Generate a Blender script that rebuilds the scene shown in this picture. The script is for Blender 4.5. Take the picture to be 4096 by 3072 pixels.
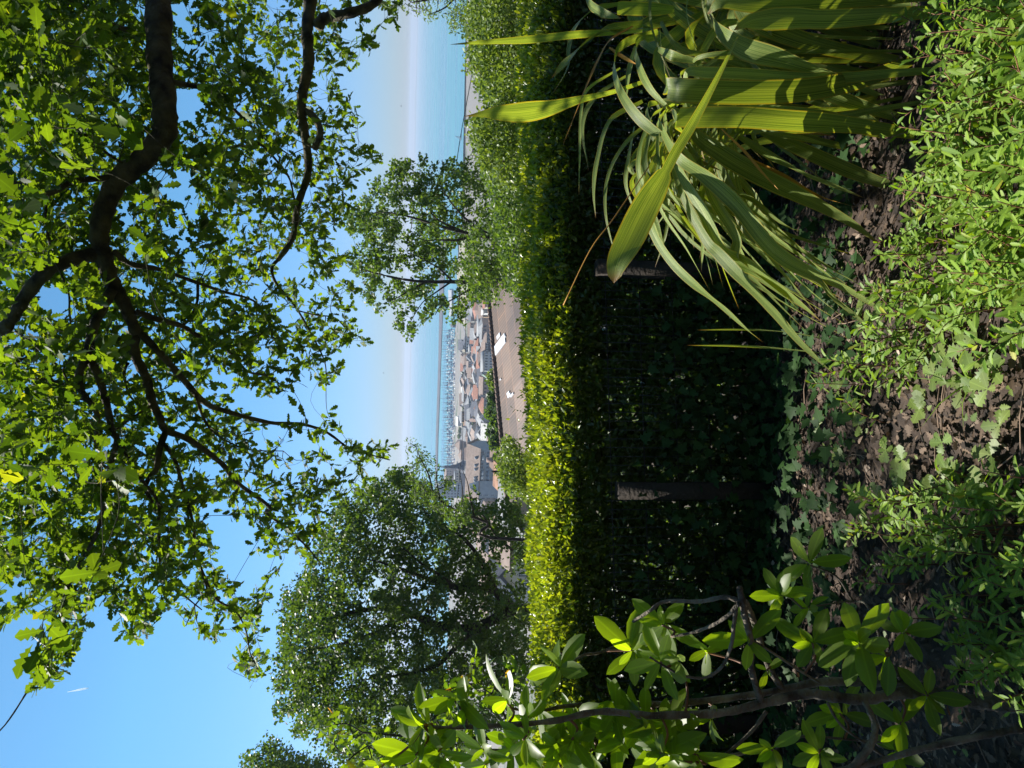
import bpy, math, random, bisect
import numpy as np
from mathutils import Vector, Matrix

for o in list(bpy.data.objects): bpy.data.objects.remove(o)
scn = bpy.context.scene
COL = scn.collection
rng = np.random.default_rng(7)
random.seed(7)

# ------------------------------------------------------------------ camera
FPX = 2960.0
PITCH = math.radians(8.17); ROLL = math.radians(1.15)
Fv = Vector((0, math.cos(PITCH), -math.sin(PITCH)))
Uv = Vector((0, math.sin(PITCH), math.cos(PITCH)))
Rv = Vector((1, 0, 0))
Iu = (Rv*math.cos(ROLL) + Uv*math.sin(ROLL)).normalized()     # top edge of the sideways picture looks right
Ir = (-Uv*math.cos(ROLL) + Rv*math.sin(ROLL)).normalized()
cam = bpy.data.cameras.new('camera'); camo = bpy.data.objects.new('camera', cam); COL.objects.link(camo)
M = Matrix.Identity(4)
for i in range(3):
    M[i][0] = Ir[i]; M[i][1] = Iu[i]; M[i][2] = -Fv[i]
camo.matrix_world = M
cam.sensor_fit = 'HORIZONTAL'; cam.sensor_width = 36; cam.lens = 36*FPX/4096
cam.clip_start = 0.05; cam.clip_end = 60000
scn.camera = camo

# ------------------------------------------------------------------ light
SUN_EL, SUN_AZ = math.radians(49), math.radians(-50)   # azimuth from +Y, negative = to the left
sd = Vector((math.sin(SUN_AZ)*math.cos(SUN_EL), math.cos(SUN_AZ)*math.cos(SUN_EL), math.sin(SUN_EL)))
world = bpy.data.worlds.new('World'); scn.world = world; world.use_nodes = True
wn = world.node_tree.nodes; wl = world.node_tree.links
sky = wn.new('ShaderNodeTexSky'); sky.sky_type = 'NISHITA'; sky.sun_disc = False
sky.sun_elevation = SUN_EL; sky.sun_rotation = SUN_AZ
sky.altitude = 500; sky.air_density = 1.0; sky.dust_density = 0.3; sky.ozone_density = 2.5
tint = wn.new('ShaderNodeMixRGB'); tint.blend_type = 'MULTIPLY'; tint.inputs[0].default_value = 1; 
tcw = wn.new('ShaderNodeTexCoord'); spw = wn.new('ShaderNodeSeparateXYZ'); wl.new(tcw.outputs['Generated'], spw.inputs[0])
rmp = wn.new('ShaderNodeValToRGB'); rmp.color_ramp.elements[0].position = 0.; rmp.color_ramp.elements[0].color = (.52, .58, .8, 1)
for ps, cl in ((.035, (.53, .62, .84, 1)), (.12, (.6, .76, .95, 1)), (.3, (.67, 1., 1., 1))):
    e_ = rmp.color_ramp.elements.new(ps); e_.color = cl
rmp.color_ramp.elements[4].position = .55; rmp.color_ramp.elements[4].color = (.69, 1., 1., 1)
sc_ = wn.new('ShaderNodeVectorMath'); sc_.operation = 'MULTIPLY'; sc_.inputs[1].default_value = (1., 1.1, 1.18); wl.new(spw.outputs[2], rmp.inputs[0]); wl.new(rmp.outputs[0], sc_.inputs[0]); wl.new(sc_.outputs[0], tint.inputs[2])
wl.new(sky.outputs[0], tint.inputs[1]); wl.new(tint.outputs[0], wn['Background'].inputs[0]); wn['Background'].inputs[1].default_value = 0.062
sl = bpy.data.lights.new('sun', 'SUN'); sl.energy = 5.0; sl.angle = math.radians(0.53); sl.color = (1, .95, .86)
slo = bpy.data.objects.new('sun', sl); COL.objects.link(slo)
slo.rotation_euler = sd.to_track_quat('Z', 'Y').to_euler()
scn.view_settings.view_transform = 'Standard'; scn.view_settings.look = 'None'
scn.view_settings.exposure = 1.1; scn.view_settings.gamma = 1
scn.cycles.max_bounces = 8; scn.cycles.transparent_max_bounces = 8
scn.cycles.diffuse_bounces = 4; scn.cycles.transmission_bounces = 6; scn.cycles.volume_bounces = 0

# ------------------------------------------------------------------ helpers
def at(px, py, y):
    d = Fv + Ir*((px-2048)/FPX) + Iu*((1536-py)/FPX)
    return d*(y/d.y)
def at_np(px, py, y):
    d = np.array(Fv)[None] + np.outer((px-2048)/FPX, np.array(Ir)) + np.outer((1536-py)/FPX, np.array(Iu))
    return d*(y/d[:, 1])[:, None]
PY = np.array([-40, -12, -2.5, 0, 2, 3.4, 5.3, 6.2, 9, 14, 25, 60, 120, 200, 330, 500, 700, 905, 960, 1000, 4000.])
PZ = np.array([16., 7., -1.0, -1.45, -1.75, -1.98, -2.45, -3.2, -7, -11, -15, -21, -29, -37, -46.5, -54, -57, -58.9, -60.3, -62, -63.])  # rise behind the camera is added to block sky light
def shift(x, y): return 2.3*np.maximum(0, np.asarray(x)-60)*np.clip((np.asarray(y)-150)/300, 0, 1)
_py = [float(a) for a in PY]; _pz = [float(a) for a in PZ]
def gz(y, x=0.):
    q = y + 2.3*max(0., x-60)*min(1., max(0., (y-150)/300.)); i = min(max(bisect.bisect_right(_py, q)-1, 0), len(_py)-2)
    f = min(1., max(0., (q-_py[i])/(_py[i+1]-_py[i]))); return _pz[i]+(_pz[i+1]-_pz[i])*f
def ground_at(px, py):
    d = Fv + Ir*((px-2048)/FPX) + Iu*((1536-py)/FPX)
    y = 1.2; kz = d.z/d.y; kx = d.x/d.y
    while y < 1400:
        if kz*y < gz(y, kx*y): break
        y *= 1.03
    lo, hi = y/1.03, y
    for _ in range(12):
        mi = (lo+hi)/2
        if kz*mi < gz(mi, kx*mi): hi = mi
        else: lo = mi
    y = hi
    return d*(y/d.y)

def link(o, parent=None):
    COL.objects.link(o)
    if parent is not None: o.parent = parent
    return o
def tag(o, label=None, cat=None, group=None, kind=None):
    if label: o['label'] = label
    if cat: o['category'] = cat
    if group: o['group'] = group
    if kind: o['kind'] = kind
    return o
def empty(name, loc, label, cat, group=None):
    o = bpy.data.objects.new(name, None); o.location = loc; o.empty_display_size = .1; COL.objects.link(o)
    return tag(o, label, cat, group)
def worg(o):
    a = np.zeros(3)
    while o is not None: a = a + np.array(o.location); o = o.parent
    return a
def mesh_obj(name, v, loops, totals, mat, parent=None, origin=None, smooth=False, uv=None):
    v = np.asarray(v, dtype=np.float64).reshape(-1, 3)
    if parent is not None: v = v - worg(parent)[None]
    elif origin is not None: v = v - np.array(origin)[None]
    me = bpy.data.meshes.new(name)
    loops = np.asarray(loops, dtype=np.int32).ravel(); totals = np.asarray(totals, dtype=np.int32).ravel()
    me.vertices.add(len(v)); me.vertices.foreach_set('co', v.astype(np.float32).ravel())
    me.loops.add(len(loops)); me.loops.foreach_set('vertex_index', loops)
    me.polygons.add(len(totals))
    st = np.concatenate([[0], np.cumsum(totals)[:-1]]).astype(np.int32)
    me.polygons.foreach_set('loop_start', st)
    if smooth: me.polygons.foreach_set('use_smooth', np.ones(len(totals), dtype=bool))
    if uv is not None:
        l = me.uv_layers.new(name='UVMap'); l.data.foreach_set('uv', np.asarray(uv, dtype=np.float32)[loops].ravel())
    me.update(calc_edges=True)
    ms = mat if isinstance(mat, (list, tuple)) else [mat]
    for m in ms: me.materials.append(m)
    o = bpy.data.objects.new(name, me)
    if parent is None and origin is not None: o.location = origin
    return link(o, parent)

class MB:                      # simple polygon collector
    def __init__(s): s.v = []; s.l = []; s.t = []; s.uv = []
    def poly(s, pts):
        b = len(s.v); s.v += [tuple(p) for p in pts]; s.l += list(range(b, b+len(pts))); s.t.append(len(pts))
        return s
    def box(s, c, size, rz=0.):
        cx, cy, cz = c; hx, hy, hz = size[0]/2, size[1]/2, size[2]/2
        ca, sa = math.cos(rz), math.sin(rz); b = len(s.v)
        for dz in (-hz, hz):
            for dx, dy in ((-hx, -hy), (hx, -hy), (hx, hy), (-hx, hy)):
                s.v.append((cx+dx*ca-dy*sa, cy+dx*sa+dy*ca, cz+dz))
        for f in ((3, 2, 1, 0), (4, 5, 6, 7), (0, 1, 5, 4), (1, 2, 6, 5), (2, 3, 7, 6), (3, 0, 4, 7)):
            s.l += [b+i for i in f]; s.t.append(4)
        return s
    def tube(s, pts, rad, n=7, wob=0.):
        pts = [Vector(p) for p in pts]; b0 = len(s.v); m = len(pts)
        up = Vector((.13, .2, .97))
        for i, p in enumerate(pts):
            t = (pts[min(i+1, m-1)] - pts[max(i-1, 0)])
            if t.length < 1e-7: t = Vector((0, 0, 1))
            t.normalize()
            a = t.cross(up)
            if a.length < .1: a = t.cross(Vector((1, 0, 0)))
            a.normalize(); c = t.cross(a)
            r = rad[i] if hasattr(rad, '__len__') else rad
            for k in range(n):
                an = 2*math.pi*k/n; rr = r*(1+wob*(random.random()-.5))
                s.v.append(tuple(p + a*(math.cos(an)*rr) + c*(math.sin(an)*rr)))
        for i in range(m-1):
            for k in range(n):
                k2 = (k+1) % n
                s.l += [b0+i*n+k, b0+i*n+k2, b0+(i+1)*n+k2, b0+(i+1)*n+k]; s.t.append(4)
        s.l += [b0+(m-1)*n+k for k in range(n)]; s.t.append(n)
        s.l += [b0+k for k in range(n-1, -1, -1)]; s.t.append(n)
        return s
    def build(s, name, mat, parent=None, origin=None, smooth=False):
        return mesh_obj(name, s.v, s.l, s.t, mat, parent, origin, smooth)

def catmull(P, sub=5):
    P = [np.array(p, dtype=float) for p in P]
    if len(P) < 3: 
        return [P[0]+(P[-1]-P[0])*i/sub for i in range(sub+1)]
    Q = [2*P[0]-P[1]] + P + [2*P[-1]-P[-2]]; out = []
    for i in range(1, len(Q)-2):
        for k in range(sub):
            t = k/sub; a, b, c, d = Q[i-1], Q[i], Q[i+1], Q[i+2]
            out.append(.5*((2*b)+(-a+c)*t+(2*a-5*b+4*c-d)*t*t+(-a+3*b-3*c+d)*t**3))
    out.append(P[-1]); return out

def pip(px, py, poly):
    poly = np.asarray(poly, dtype=float); ins = np.zeros(len(px), bool); n = len(poly); j = n-1
    for i in range(n):
        xi, yi = poly[i]; xj, yj = poly[j]
        c = ((yi > py) != (yj > py)) & (px < (xj-xi)*(py-yi)/((yj-yi) if yj != yi else 1e-9)+xi)
        ins ^= c; j = i
    return ins

# ---- leaf templates: (verts, loops, totals); leaf runs along +Y from 0 to 1
def leaf_tpl(prof, fold=.25, droop=.12):
    v = []; l = []; t = []
    n = len(prof)
    for (tt, w) in prof:
        z = -droop*tt*tt
        v += [(-w, tt, z+fold*w), (0, tt, z), (w, tt, z+fold*w)]
    for i in range(n-1):
        a = i*3; b = a+3
        for q in ((a, a+1, b+1, b), (a+1, a+2, b+2, b+1)):
            l += q; t.append(4)
    return np.array(v, float), np.array(l), np.array(t)
OAK = leaf_tpl([(0, .012), (.12, .04), (.2, .13), (.27, .085), (.38, .22), (.46, .12), (.6, .30), (.68, .17), (.82, .25), (.9, .15), (1, .04)], .22, .18)
OVAL = leaf_tpl([(0, .01), (.15, .13), (.4, .24), (.7, .2), (1, .0)], .35, .2)
OVAL2 = leaf_tpl([(0, .02), (.5, .3), (1, .0)], .3, .2)
RHOD = leaf_tpl([(0, .012), (.08, .025), (.18, .09), (.35, .15), (.6, .185), (.8, .15), (.93, .07), (1, .005)], .28, .22)
def serr(n=9):
    p = [(0, .012), (.1, .02)]
    for i in range(n):
        t = .12+.86*i/n; w = .2*math.sin(math.pi*min(1, (t-.05)*.98))**.7
        p += [(t+.035, w*1.12), (t+.06, w*.82)]
    return p+[(1, .0)]
SERR = leaf_tpl([(a, b*.72) for a, b in serr(7)], .3, .15)
IVY = leaf_tpl([(0, .06), (-.08, .22), (.06, .48), (.22, .27), (.48, .44), (.55, .2), (.75, .14), (1, .0)], .12, .12)
HOLLY = leaf_tpl([(0, .01), (.14, .10), (.2, .2), (.34, .13), (.45, .26), (.6, .15), (.72, .2), (.85, .08), (1, 0)], .5, .25)

def norm(a): return a/np.maximum(np.linalg.norm(a, axis=1, keepdims=True), 1e-9)
def leaves(name, tpl, pos, dirs, nrm, size, mat, parent=None, origin=None, wid=None, smooth=False):
    tv, tl, tt = tpl; n = len(pos)
    Y = norm(dirs); Z = nrm - (nrm*Y).sum(1, keepdims=True)*Y; Z = norm(Z); X = np.cross(Y, Z)
    size = np.broadcast_to(np.asarray(size, float), (n,)); w = np.ones(n) if wid is None else wid
    curl = rng.uniform(-.5, 1.6, n)
    zz = tv[None, :, 2]*curl[:, None]
    V = pos[:, None, :] + size[:, None, None]*(tv[None, :, 0:1]*w[:, None, None]*X[:, None, :] + tv[None, :, 1:2]*Y[:, None, :] + zz[:, :, None]*Z[:, None, :])
    L = (tl[None, :] + (np.arange(n)*len(tv))[:, None])
    T = np.tile(tt, n)
    uvs = np.tile(np.stack([tv[:, 0]+.5, tv[:, 1]], 1), (n, 1))
    return mesh_obj(name, V.reshape(-1, 3), L, T, mat, parent, origin, smooth, uvs)
def rand_dirs(n, zbias=0.):
    d = rng.normal(size=(n, 3)); d = norm(d); d[:, 2] += zbias; return norm(d)

# ---- materials
def newmat(name):
    m = bpy.data.materials.new(name); m.use_nodes = True
    nt = m.node_tree; return m, nt, nt.nodes, nt.links, nt.nodes['Principled BSDF'], nt.nodes['Material Output']
def leafmat(name, c1, c2, tr, tmix=.42, rough=.38, spec=.5, c3=None):
    m, nt, N, L, P, O = newmat(name)
    g = N.new('ShaderNodeNewGeometry'); r = N.new('ShaderNodeValToRGB')
    r.color_ramp.elements[0].color = (*c1, 1); r.color_ramp.elements[1].color = (*c2, 1)
    if c3:
        e = r.color_ramp.elements.new(.97); e.color = (*c2, 1); r.color_ramp.elements[2].color = (*c3, 1)
    L.new(g.outputs['Random Per Island'], r.inputs[0])
    uv = N.new('ShaderNodeTexCoord'); sp = N.new('ShaderNodeSeparateXYZ'); L.new(uv.outputs['UV'], sp.inputs[0])
    ab = N.new('ShaderNodeMath'); ab.operation = 'SUBTRACT'; ab.inputs[1].default_value = .5; L.new(sp.outputs[0], ab.inputs[0])
    a2 = N.new('ShaderNodeMath'); a2.operation = 'ABSOLUTE'; L.new(ab.outputs[0], a2.inputs[0])
    mr = N.new('ShaderNodeMapRange'); mr.inputs[1].default_value = 0; mr.inputs[2].default_value = .03; mr.inputs[3].default_value = 1.35; mr.inputs[4].default_value = 1.; L.new(a2.outputs[0], mr.inputs[0])
    ns = N.new('ShaderNodeTexNoise'); ns.inputs['Scale'].default_value = 6; L.new(uv.outputs['Object'], ns.inputs['Vector'])
    m2 = N.new('ShaderNodeMapRange'); m2.inputs[1].default_value = .3; m2.inputs[2].default_value = .7; m2.inputs[3].default_value = .75; m2.inputs[4].default_value = 1.2; L.new(ns.outputs[0], m2.inputs[0])
    mm = N.new('ShaderNodeMath'); mm.operation = 'MULTIPLY'; L.new(mr.outputs[0], mm.inputs[0]); L.new(m2.outputs[0], mm.inputs[1])
    mx = N.new('ShaderNodeVectorMath'); mx.operation = 'SCALE'; L.new(r.outputs[0], mx.inputs[0]); L.new(mm.outputs[0], mx.inputs['Scale'])
    L.new(mx.outputs[0], P.inputs['Base Color'])
    P.inputs['Roughness'].default_value = rough; P.inputs['Specular IOR Level'].default_value = spec
    t = N.new('ShaderNodeBsdfTranslucent')
    h = N.new('ShaderNodeVectorMath'); h.operation = 'MULTIPLY'; h.inputs[1].default_value = tr; L.new(mx.outputs[0], h.inputs[0])
    L.new(h.outputs[0], t.inputs[0])
    s = N.new('ShaderNodeMixShader'); s.inputs[0].default_value = tmix
    L.new(P.outputs[0], s.inputs[1]); L.new(t.outputs[0], s.inputs[2]); L.new(s.outputs[0], O.inputs[0])
    return m
def plain(name, c, rough=.7, var=.25, scale=3., c2=None, bump=0., bscale=None, detail=5, metal=0., spec=.4):
    m, nt, N, L, P, O = newmat(name)
    tc = N.new('ShaderNodeTexCoord'); n = N.new('ShaderNodeTexNoise'); n.inputs['Scale'].default_value = scale; n.inputs['Detail'].default_value = detail
    L.new(tc.outputs['Object'], n.inputs['Vector'])
    r = N.new('ShaderNodeValToRGB'); r.color_ramp.elements[0].position = .35; r.color_ramp.elements[1].position = .65
    c2 = c2 or tuple(x*(1+var) for x in c); c1 = tuple(x*(1-var) for x in c) if c2 and var else c
    r.color_ramp.elements[0].color = (*c1, 1); r.color_ramp.elements[1].color = (*c2, 1)
    L.new(n.outputs[0], r.inputs[0]); L.new(r.outputs[0], P.inputs['Base Color'])
    P.inputs['Roughness'].default_value = rough; P.inputs['Metallic'].default_value = metal; P.inputs['Specular IOR Level'].default_value = spec
    if bump:
        b = N.new('ShaderNodeBump'); b.inputs['Strength'].default_value = bump; b.inputs['Distance'].default_value = .02
        n2 = N.new('ShaderNodeTexNoise'); n2.inputs['Scale'].default_value = bscale or scale*4; n2.inputs['Detail'].default_value = 8
        L.new(tc.outputs['Object'], n2.inputs['Vector']); L.new(n2.outputs[0], b.inputs['Height']); L.new(b.outputs[0], P.inputs['Normal'])
    return m

TG = (2.1, 1.9, .35)
m_oak = leafmat('oak_leaf', (.024, .058, .01), (.085, .15, .018), (3.0, 2.5, .45), .48, .6, .3, (.16, .2, .02))
m_mid = leafmat('tree_leaf', (.045, .09, .018), (.1, .16, .03), (2.0, 1.9, .6), .42, .45, .4)
m_dark = leafmat('dark_leaf', (.035, .075, .018), (.08, .13, .028), (2., 1.9, .5), .42, .45, .4)
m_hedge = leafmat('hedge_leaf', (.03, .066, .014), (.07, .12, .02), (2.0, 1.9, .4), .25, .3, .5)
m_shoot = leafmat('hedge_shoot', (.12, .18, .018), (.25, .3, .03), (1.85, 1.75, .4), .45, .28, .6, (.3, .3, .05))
m_bush = leafmat('bush_leaf', (.08, .14, .03), (.13, .19, .045), (2.0, 1.8, .6), .42, .45, .4)
m_rhod = leafmat('rhododendron_leaf', (.08, .145, .014), (.15, .225, .02), (3.0, 2.8, .4), .6, .42, .35, (.2, .2, .02))
m_cover = leafmat('serrated_leaf', (.1, .19, .022), (.2, .3, .038), (1.7, 1.6, .4), .38, .5, .3, (.32, .3, .04))
m_ivy = leafmat('ivy_leaf', (.016, .045, .012), (.035, .08, .02), (1.8, 1.7, .5), .25, .6, .15)
m_seed = leafmat('seedling_leaf', (.11, .18, .035), (.19, .25, .06), (1.6, 1.5, .5), .38, .5, .4)
m_young = leafmat('young_oak_leaf', (.07, .13, .02), (.13, .19, .02), (1.9, 1.9, .4), .5, .4, .4, (.4, .16, .02))
m_litter = leafmat('dead_leaf', (.022, .014, .009), (.17, .12, .085), (1.2, 1., .7), .15, .7, .2, (.42, .33, .26))
m_town_leaf = leafmat('town_tree_leaf', (.03, .07, .02), (.06, .11, .03), (1.8, 1.7, .6), .35, .5, .3)
m_bark = plain('oak_bark', (.028, .024, .019), .9, .5, 9, (.1, .09, .045), 1.0, 30)
m_bark2 = plain('tree_bark', (.035, .03, .025), .9, .3, 6)
m_rbark = plain('rhododendron_bark', (.07, .052, .038), .85, .4, 14, (.2, .17, .125), .9, 60)
m_twig = plain('red_twig', (.16, .07, .04), .6, .3, 20)
m_wood = plain('post_wood', (.03, .022, .016), .85, .3, 5, None, .5, 40)
m_wire = plain('fence_wire', (.03, .03, .03), .6, .2, 20, metal=.3)

# strap leaf material (uses UV: u across, v along)
def strapmat():
    m, nt, N, L, P, O = newmat('strap_leaf')
    tc = N.new('ShaderNodeTexCoord'); mp = N.new('ShaderNodeMapping'); mp.inputs['Scale'].default_value = (60, 1.2, 1)
    L.new(tc.outputs['UV'], mp.inputs[0]); n = N.new('ShaderNodeTexNoise'); n.inputs['Scale'].default_value = 1; n.inputs['Detail'].default_value = 4
    g = N.new('ShaderNodeNewGeometry'); oi = N.new('ShaderNodeObjectInfo')
    L.new(mp.outputs[0], n.inputs['Vector'])
    r = N.new('ShaderNodeValToRGB'); e = r.color_ramp.elements
    e[0].position = .38; e[0].color = (.04, .09, .02, 1); e[1].position = .64; e[1].color = (.31, .37, .11, 1)
    L.new(n.outputs[0], r.inputs[0])
    sp = N.new('ShaderNodeSeparateXYZ'); L.new(tc.outputs['UV'], sp.inputs[0])
    s1 = N.new('ShaderNodeMath'); s1.operation = 'SUBTRACT'; s1.inputs[1].default_value = .5; L.new(sp.outputs[0], s1.inputs[0])
    s2 = N.new('ShaderNodeMath'); s2.operation = 'ABSOLUTE'; L.new(s1.outputs[0], s2.inputs[0])
    er = N.new('ShaderNodeValToRGB'); er.color_ramp.elements[0].position = .43; er.color_ramp.elements[0].color = (0, 0, 0, 1); er.color_ramp.elements[1].position = .5; er.color_ramp.elements[1].color = (.8, .8, .8, 1)
    L.new(s2.outputs[0], er.inputs[0])
    mid = N.new('ShaderNodeValToRGB'); mid.color_ramp.elements[0].position = .0; mid.color_ramp.elements[0].color = (.55, .55, .55, 1); mid.color_ramp.elements[1].position = .035; mid.color_ramp.elements[1].color = (0, 0, 0, 1)
    L.new(s2.outputs[0], mid.inputs[0])
    mxm = N.new('ShaderNodeMixRGB'); mxm.inputs[2].default_value = (.28, .36, .09, 1); L.new(mid.outputs[0], mxm.inputs[0]); L.new(r.outputs[0], mxm.inputs[1])
    mxe = N.new('ShaderNodeMixRGB'); mxe.inputs[2].default_value = (.38, .26, .04, 1); L.new(er.outputs[0], mxe.inputs[0]); L.new(mxm.outputs[0], mxe.inputs[1])
    tr = N.new('ShaderNodeValToRGB'); tr.color_ramp.elements[0].position = .9; tr.color_ramp.elements[0].color = (0, 0, 0, 1); tr.color_ramp.elements[1].position = .985; tr.color_ramp.elements[1].color = (1, 1, 1, 1)
    L.new(sp.outputs[1], tr.inputs[0])
    mxt = N.new('ShaderNodeMixRGB'); mxt.inputs[2].default_value = (.2, .1, .03, 1); L.new(tr.outputs[0], mxt.inputs[0]); L.new(mxe.outputs[0], mxt.inputs[1])
    hs = N.new('ShaderNodeHueSaturation'); L.new(mxt.outputs[0], hs.inputs['Color'])
    mr = N.new('ShaderNodeMapRange'); mr.inputs[3].default_value = .75; mr.inputs[4].default_value = 1.3; L.new(oi.outputs['Random'], mr.inputs[0]); L.new(mr.outputs[0], hs.inputs['Value'])
    L.new(hs.outputs[0], P.inputs['Base Color']); P.inputs['Roughness'].default_value = .4; P.inputs['Specular IOR Level'].default_value = .35
    b = N.new('ShaderNodeBump'); b.inputs['Strength'].default_value = .5; b.inputs['Distance'].default_value = .002; L.new(n.outputs[0], b.inputs['Height']); L.new(b.outputs[0], P.inputs['Normal'])
    t = N.new('ShaderNodeBsdfTranslucent'); h = N.new('ShaderNodeVectorMath'); h.operation = 'MULTIPLY'; h.inputs[1].default_value = (1.9, 1.8, .4)
    L.new(hs.outputs[0], h.inputs[0]); L.new(h.outputs[0], t.inputs[0])
    s = N.new('ShaderNodeMixShader'); s.inputs[0].default_value = .4; L.new(P.outputs[0], s.inputs[1]); L.new(t.outputs[0], s.inputs[2]); L.new(s.outputs[0], O.inputs[0])
    return m
m_strap = strapmat()
m_strap_dry = plain('dry_strap', (.4, .2, .03), .6, .3, 8)

# ------------------------------------------------------------------ ground, lake, far shore
def build_ground():
    ys = np.concatenate([np.linspace(-38, 1, 26), np.linspace(1.2, 6.2, 60), np.linspace(6.6, 25, 20), np.geomspace(27, 1000, 60)])
    xs = np.concatenate([-np.geomspace(6, 2500, 26)[::-1], np.linspace(-5.8, 5.8, 80), np.geomspace(6, 2500, 26)])
    X, Y = np.meshgrid(xs, ys); Z = np.interp(Y+shift(X, Y), PY, PZ)
    near = np.exp(-(np.maximum(np.abs(X)-6, 0)/3)**2)*(Y < 5.5)*(Y > 1)
    Z = Z + near*(.025*np.sin(X*5.1+Y*3)+.02*np.sin(X*11-Y*8)+rng.normal(0, .006, X.shape))
    Z = Z + (Y > 30)*np.minimum(Y/300, 1)*1.0*np.sin(X/47.)*(Y < 850)
    V = np.stack([X, Y, Z], -1).reshape(-1, 3); nx = len(xs); ny = len(ys)
    i, j = np.meshgrid(np.arange(nx-1), np.arange(ny-1)); a = (j*nx+i).ravel()
    L = np.stack([a, a+1, a+nx+1, a+nx], 1)
    m, nt, N, Lk, P, O = newmat('soil_and_turf')
    g = N.new('ShaderNodeNewGeometry'); sp = N.new('ShaderNodeSeparateXYZ'); Lk.new(g.outputs['Position'], sp.inputs[0])
    n = N.new('ShaderNodeTexNoise'); n.inputs['Scale'].default_value = 14; n.inputs['Detail'].default_value = 8; Lk.new(g.outputs['Position'], n.inputs['Vector'])
    r = N.new('ShaderNodeValToRGB'); r.color_ramp.elements[0].color = (.012, .008, .006, 1); r.color_ramp.elements[0].position = .35; r.color_ramp.elements[1].color = (.06, .04, .028, 1); r.color_ramp.elements[1].position = .7; Lk.new(n.outputs[0], r.inputs[0])
    n2 = N.new('ShaderNodeTexNoise'); n2.inputs['Scale'].default_value = .03; n2.inputs['Detail'].default_value = 6; Lk.new(g.outputs['Position'], n2.inputs['Vector'])
    r2 = N.new('ShaderNodeValToRGB'); r2.color_ramp.elements[0].color = (.05, .075, .035, 1); r2.color_ramp.elements[0].position = .36; r2.color_ramp.elements[1].color = (.15, .14, .13, 1); r2.color_ramp.elements[1].position = .45; Lk.new(n2.outputs[0], r2.inputs[0])
    mr = N.new('ShaderNodeMapRange'); mr.inputs[1].default_value = 6; mr.inputs[2].default_value = 9; Lk.new(sp.outputs[1], mr.inputs[0])
    mx = N.new('ShaderNodeMixRGB'); Lk.new(mr.outputs[0], mx.inputs[0]); Lk.new(r.outputs[0], mx.inputs[1]); Lk.new(r2.outputs[0], mx.inputs[2]); Lk.new(mx.outputs[0], P.inputs['Base Color'])
    P.inputs['Roughness'].default_value = .95
    b = N.new('ShaderNodeBump'); b.inputs['Distance'].default_value = .03; Lk.new(n.outputs[0], b.inputs['Height']); Lk.new(b.outputs[0], P.inputs['Normal'])
    o = mesh_obj('ground', V, L, np.full(len(a), 4), m, smooth=True); tag(o, kind='structure')
build_ground()

def build_lake():
    m, nt, N, L, P, O = newmat('lake_water')
    g = N.new('ShaderNodeNewGeometry'); mp = N.new('ShaderNodeMapping'); mp.inputs['Scale'].default_value = (.0011, .009, 1); L.new(g.outputs['Position'], mp.inputs[0])
    n = N.new('ShaderNodeTexNoise'); n.inputs['Scale'].default_value = 1; n.inputs['Detail'].default_value = 6; n.inputs['Distortion'].default_value = .4; L.new(mp.outputs[0], n.inputs['Vector'])
    r = N.new('ShaderNodeValToRGB'); r.color_ramp.elements[0].position = .38; r.color_ramp.elements[0].color = (.035, .15, .2, 1); r.color_ramp.elements[1].position = .64; r.color_ramp.elements[1].color = (.065, .22, .27, 1)
    L.new(n.outputs[0], r.inputs[0]); L.new(r.outputs[0], P.inputs['Base Color'])
    rr = N.new('ShaderNodeMapRange'); rr.inputs[1].default_value = .35; rr.inputs[2].default_value = .65; rr.inputs[3].default_value = .2; rr.inputs[4].default_value = .45; L.new(n.outputs[0], rr.inputs[0]); L.new(rr.outputs[0], P.inputs['Roughness'])
    P.inputs['IOR'].default_value = 1.33
    n3 = N.new('ShaderNodeTexNoise'); n3.inputs['Scale'].default_value = .25; n3.inputs['Detail'].default_value = 4; L.new(g.outputs['Position'], n3.inputs['Vector'])
    b = N.new('ShaderNodeBump'); b.inputs['Strength'].default_value = .35; b.inputs['Distance'].default_value = .5; L.new(n3.outputs[0], b.inputs['Height']); L.new(b.outputs[0], P.inputs['Normal'])
    ys = [850, 2000, 4000, 6500, 9300]; xs = [-6500, -2500, 0, 2500, 6500]
    mb = MB()
    for i in range(4):
        for j in range(4):
            mb.poly([(xs[i], ys[j], -60), (xs[i+1], ys[j], -60), (xs[i+1], ys[j+1], -60), (xs[i], ys[j+1], -60)])
    tag(mb.build('lake_water', m), kind='structure')
    # far shore: low wooded hills, higher to the left
    xs = np.linspace(-6400, 6400, 160)
    h = 14 + 42/(1+np.exp((xs+600)/260)) + 26/(1+np.exp((xs+1500)/200)) + 5*np.sin(xs/240.) + 3*np.sin(xs/91.+1)
    mb = MB(); rows = [(9000, 0.), (9060, .75), (9180, 1.), (9280, .6)]
    V = []; 
    for (y, k) in rows:
        for x, hh in zip(xs, h): V.append((x, y, -61+hh*k))
    nx = len(xs); i, j = np.meshgrid(np.arange(nx-1), np.arange(len(rows)-1)); a = (j*nx+i).ravel()
    tag(mesh_obj('hills', V, np.stack([a, a+1, a+nx+1, a+nx], 1), np.full(len(a), 4), plain('far_hills', (.06, .09, .07), .9, .3, .01), smooth=True), kind='structure')
build_lake()
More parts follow.
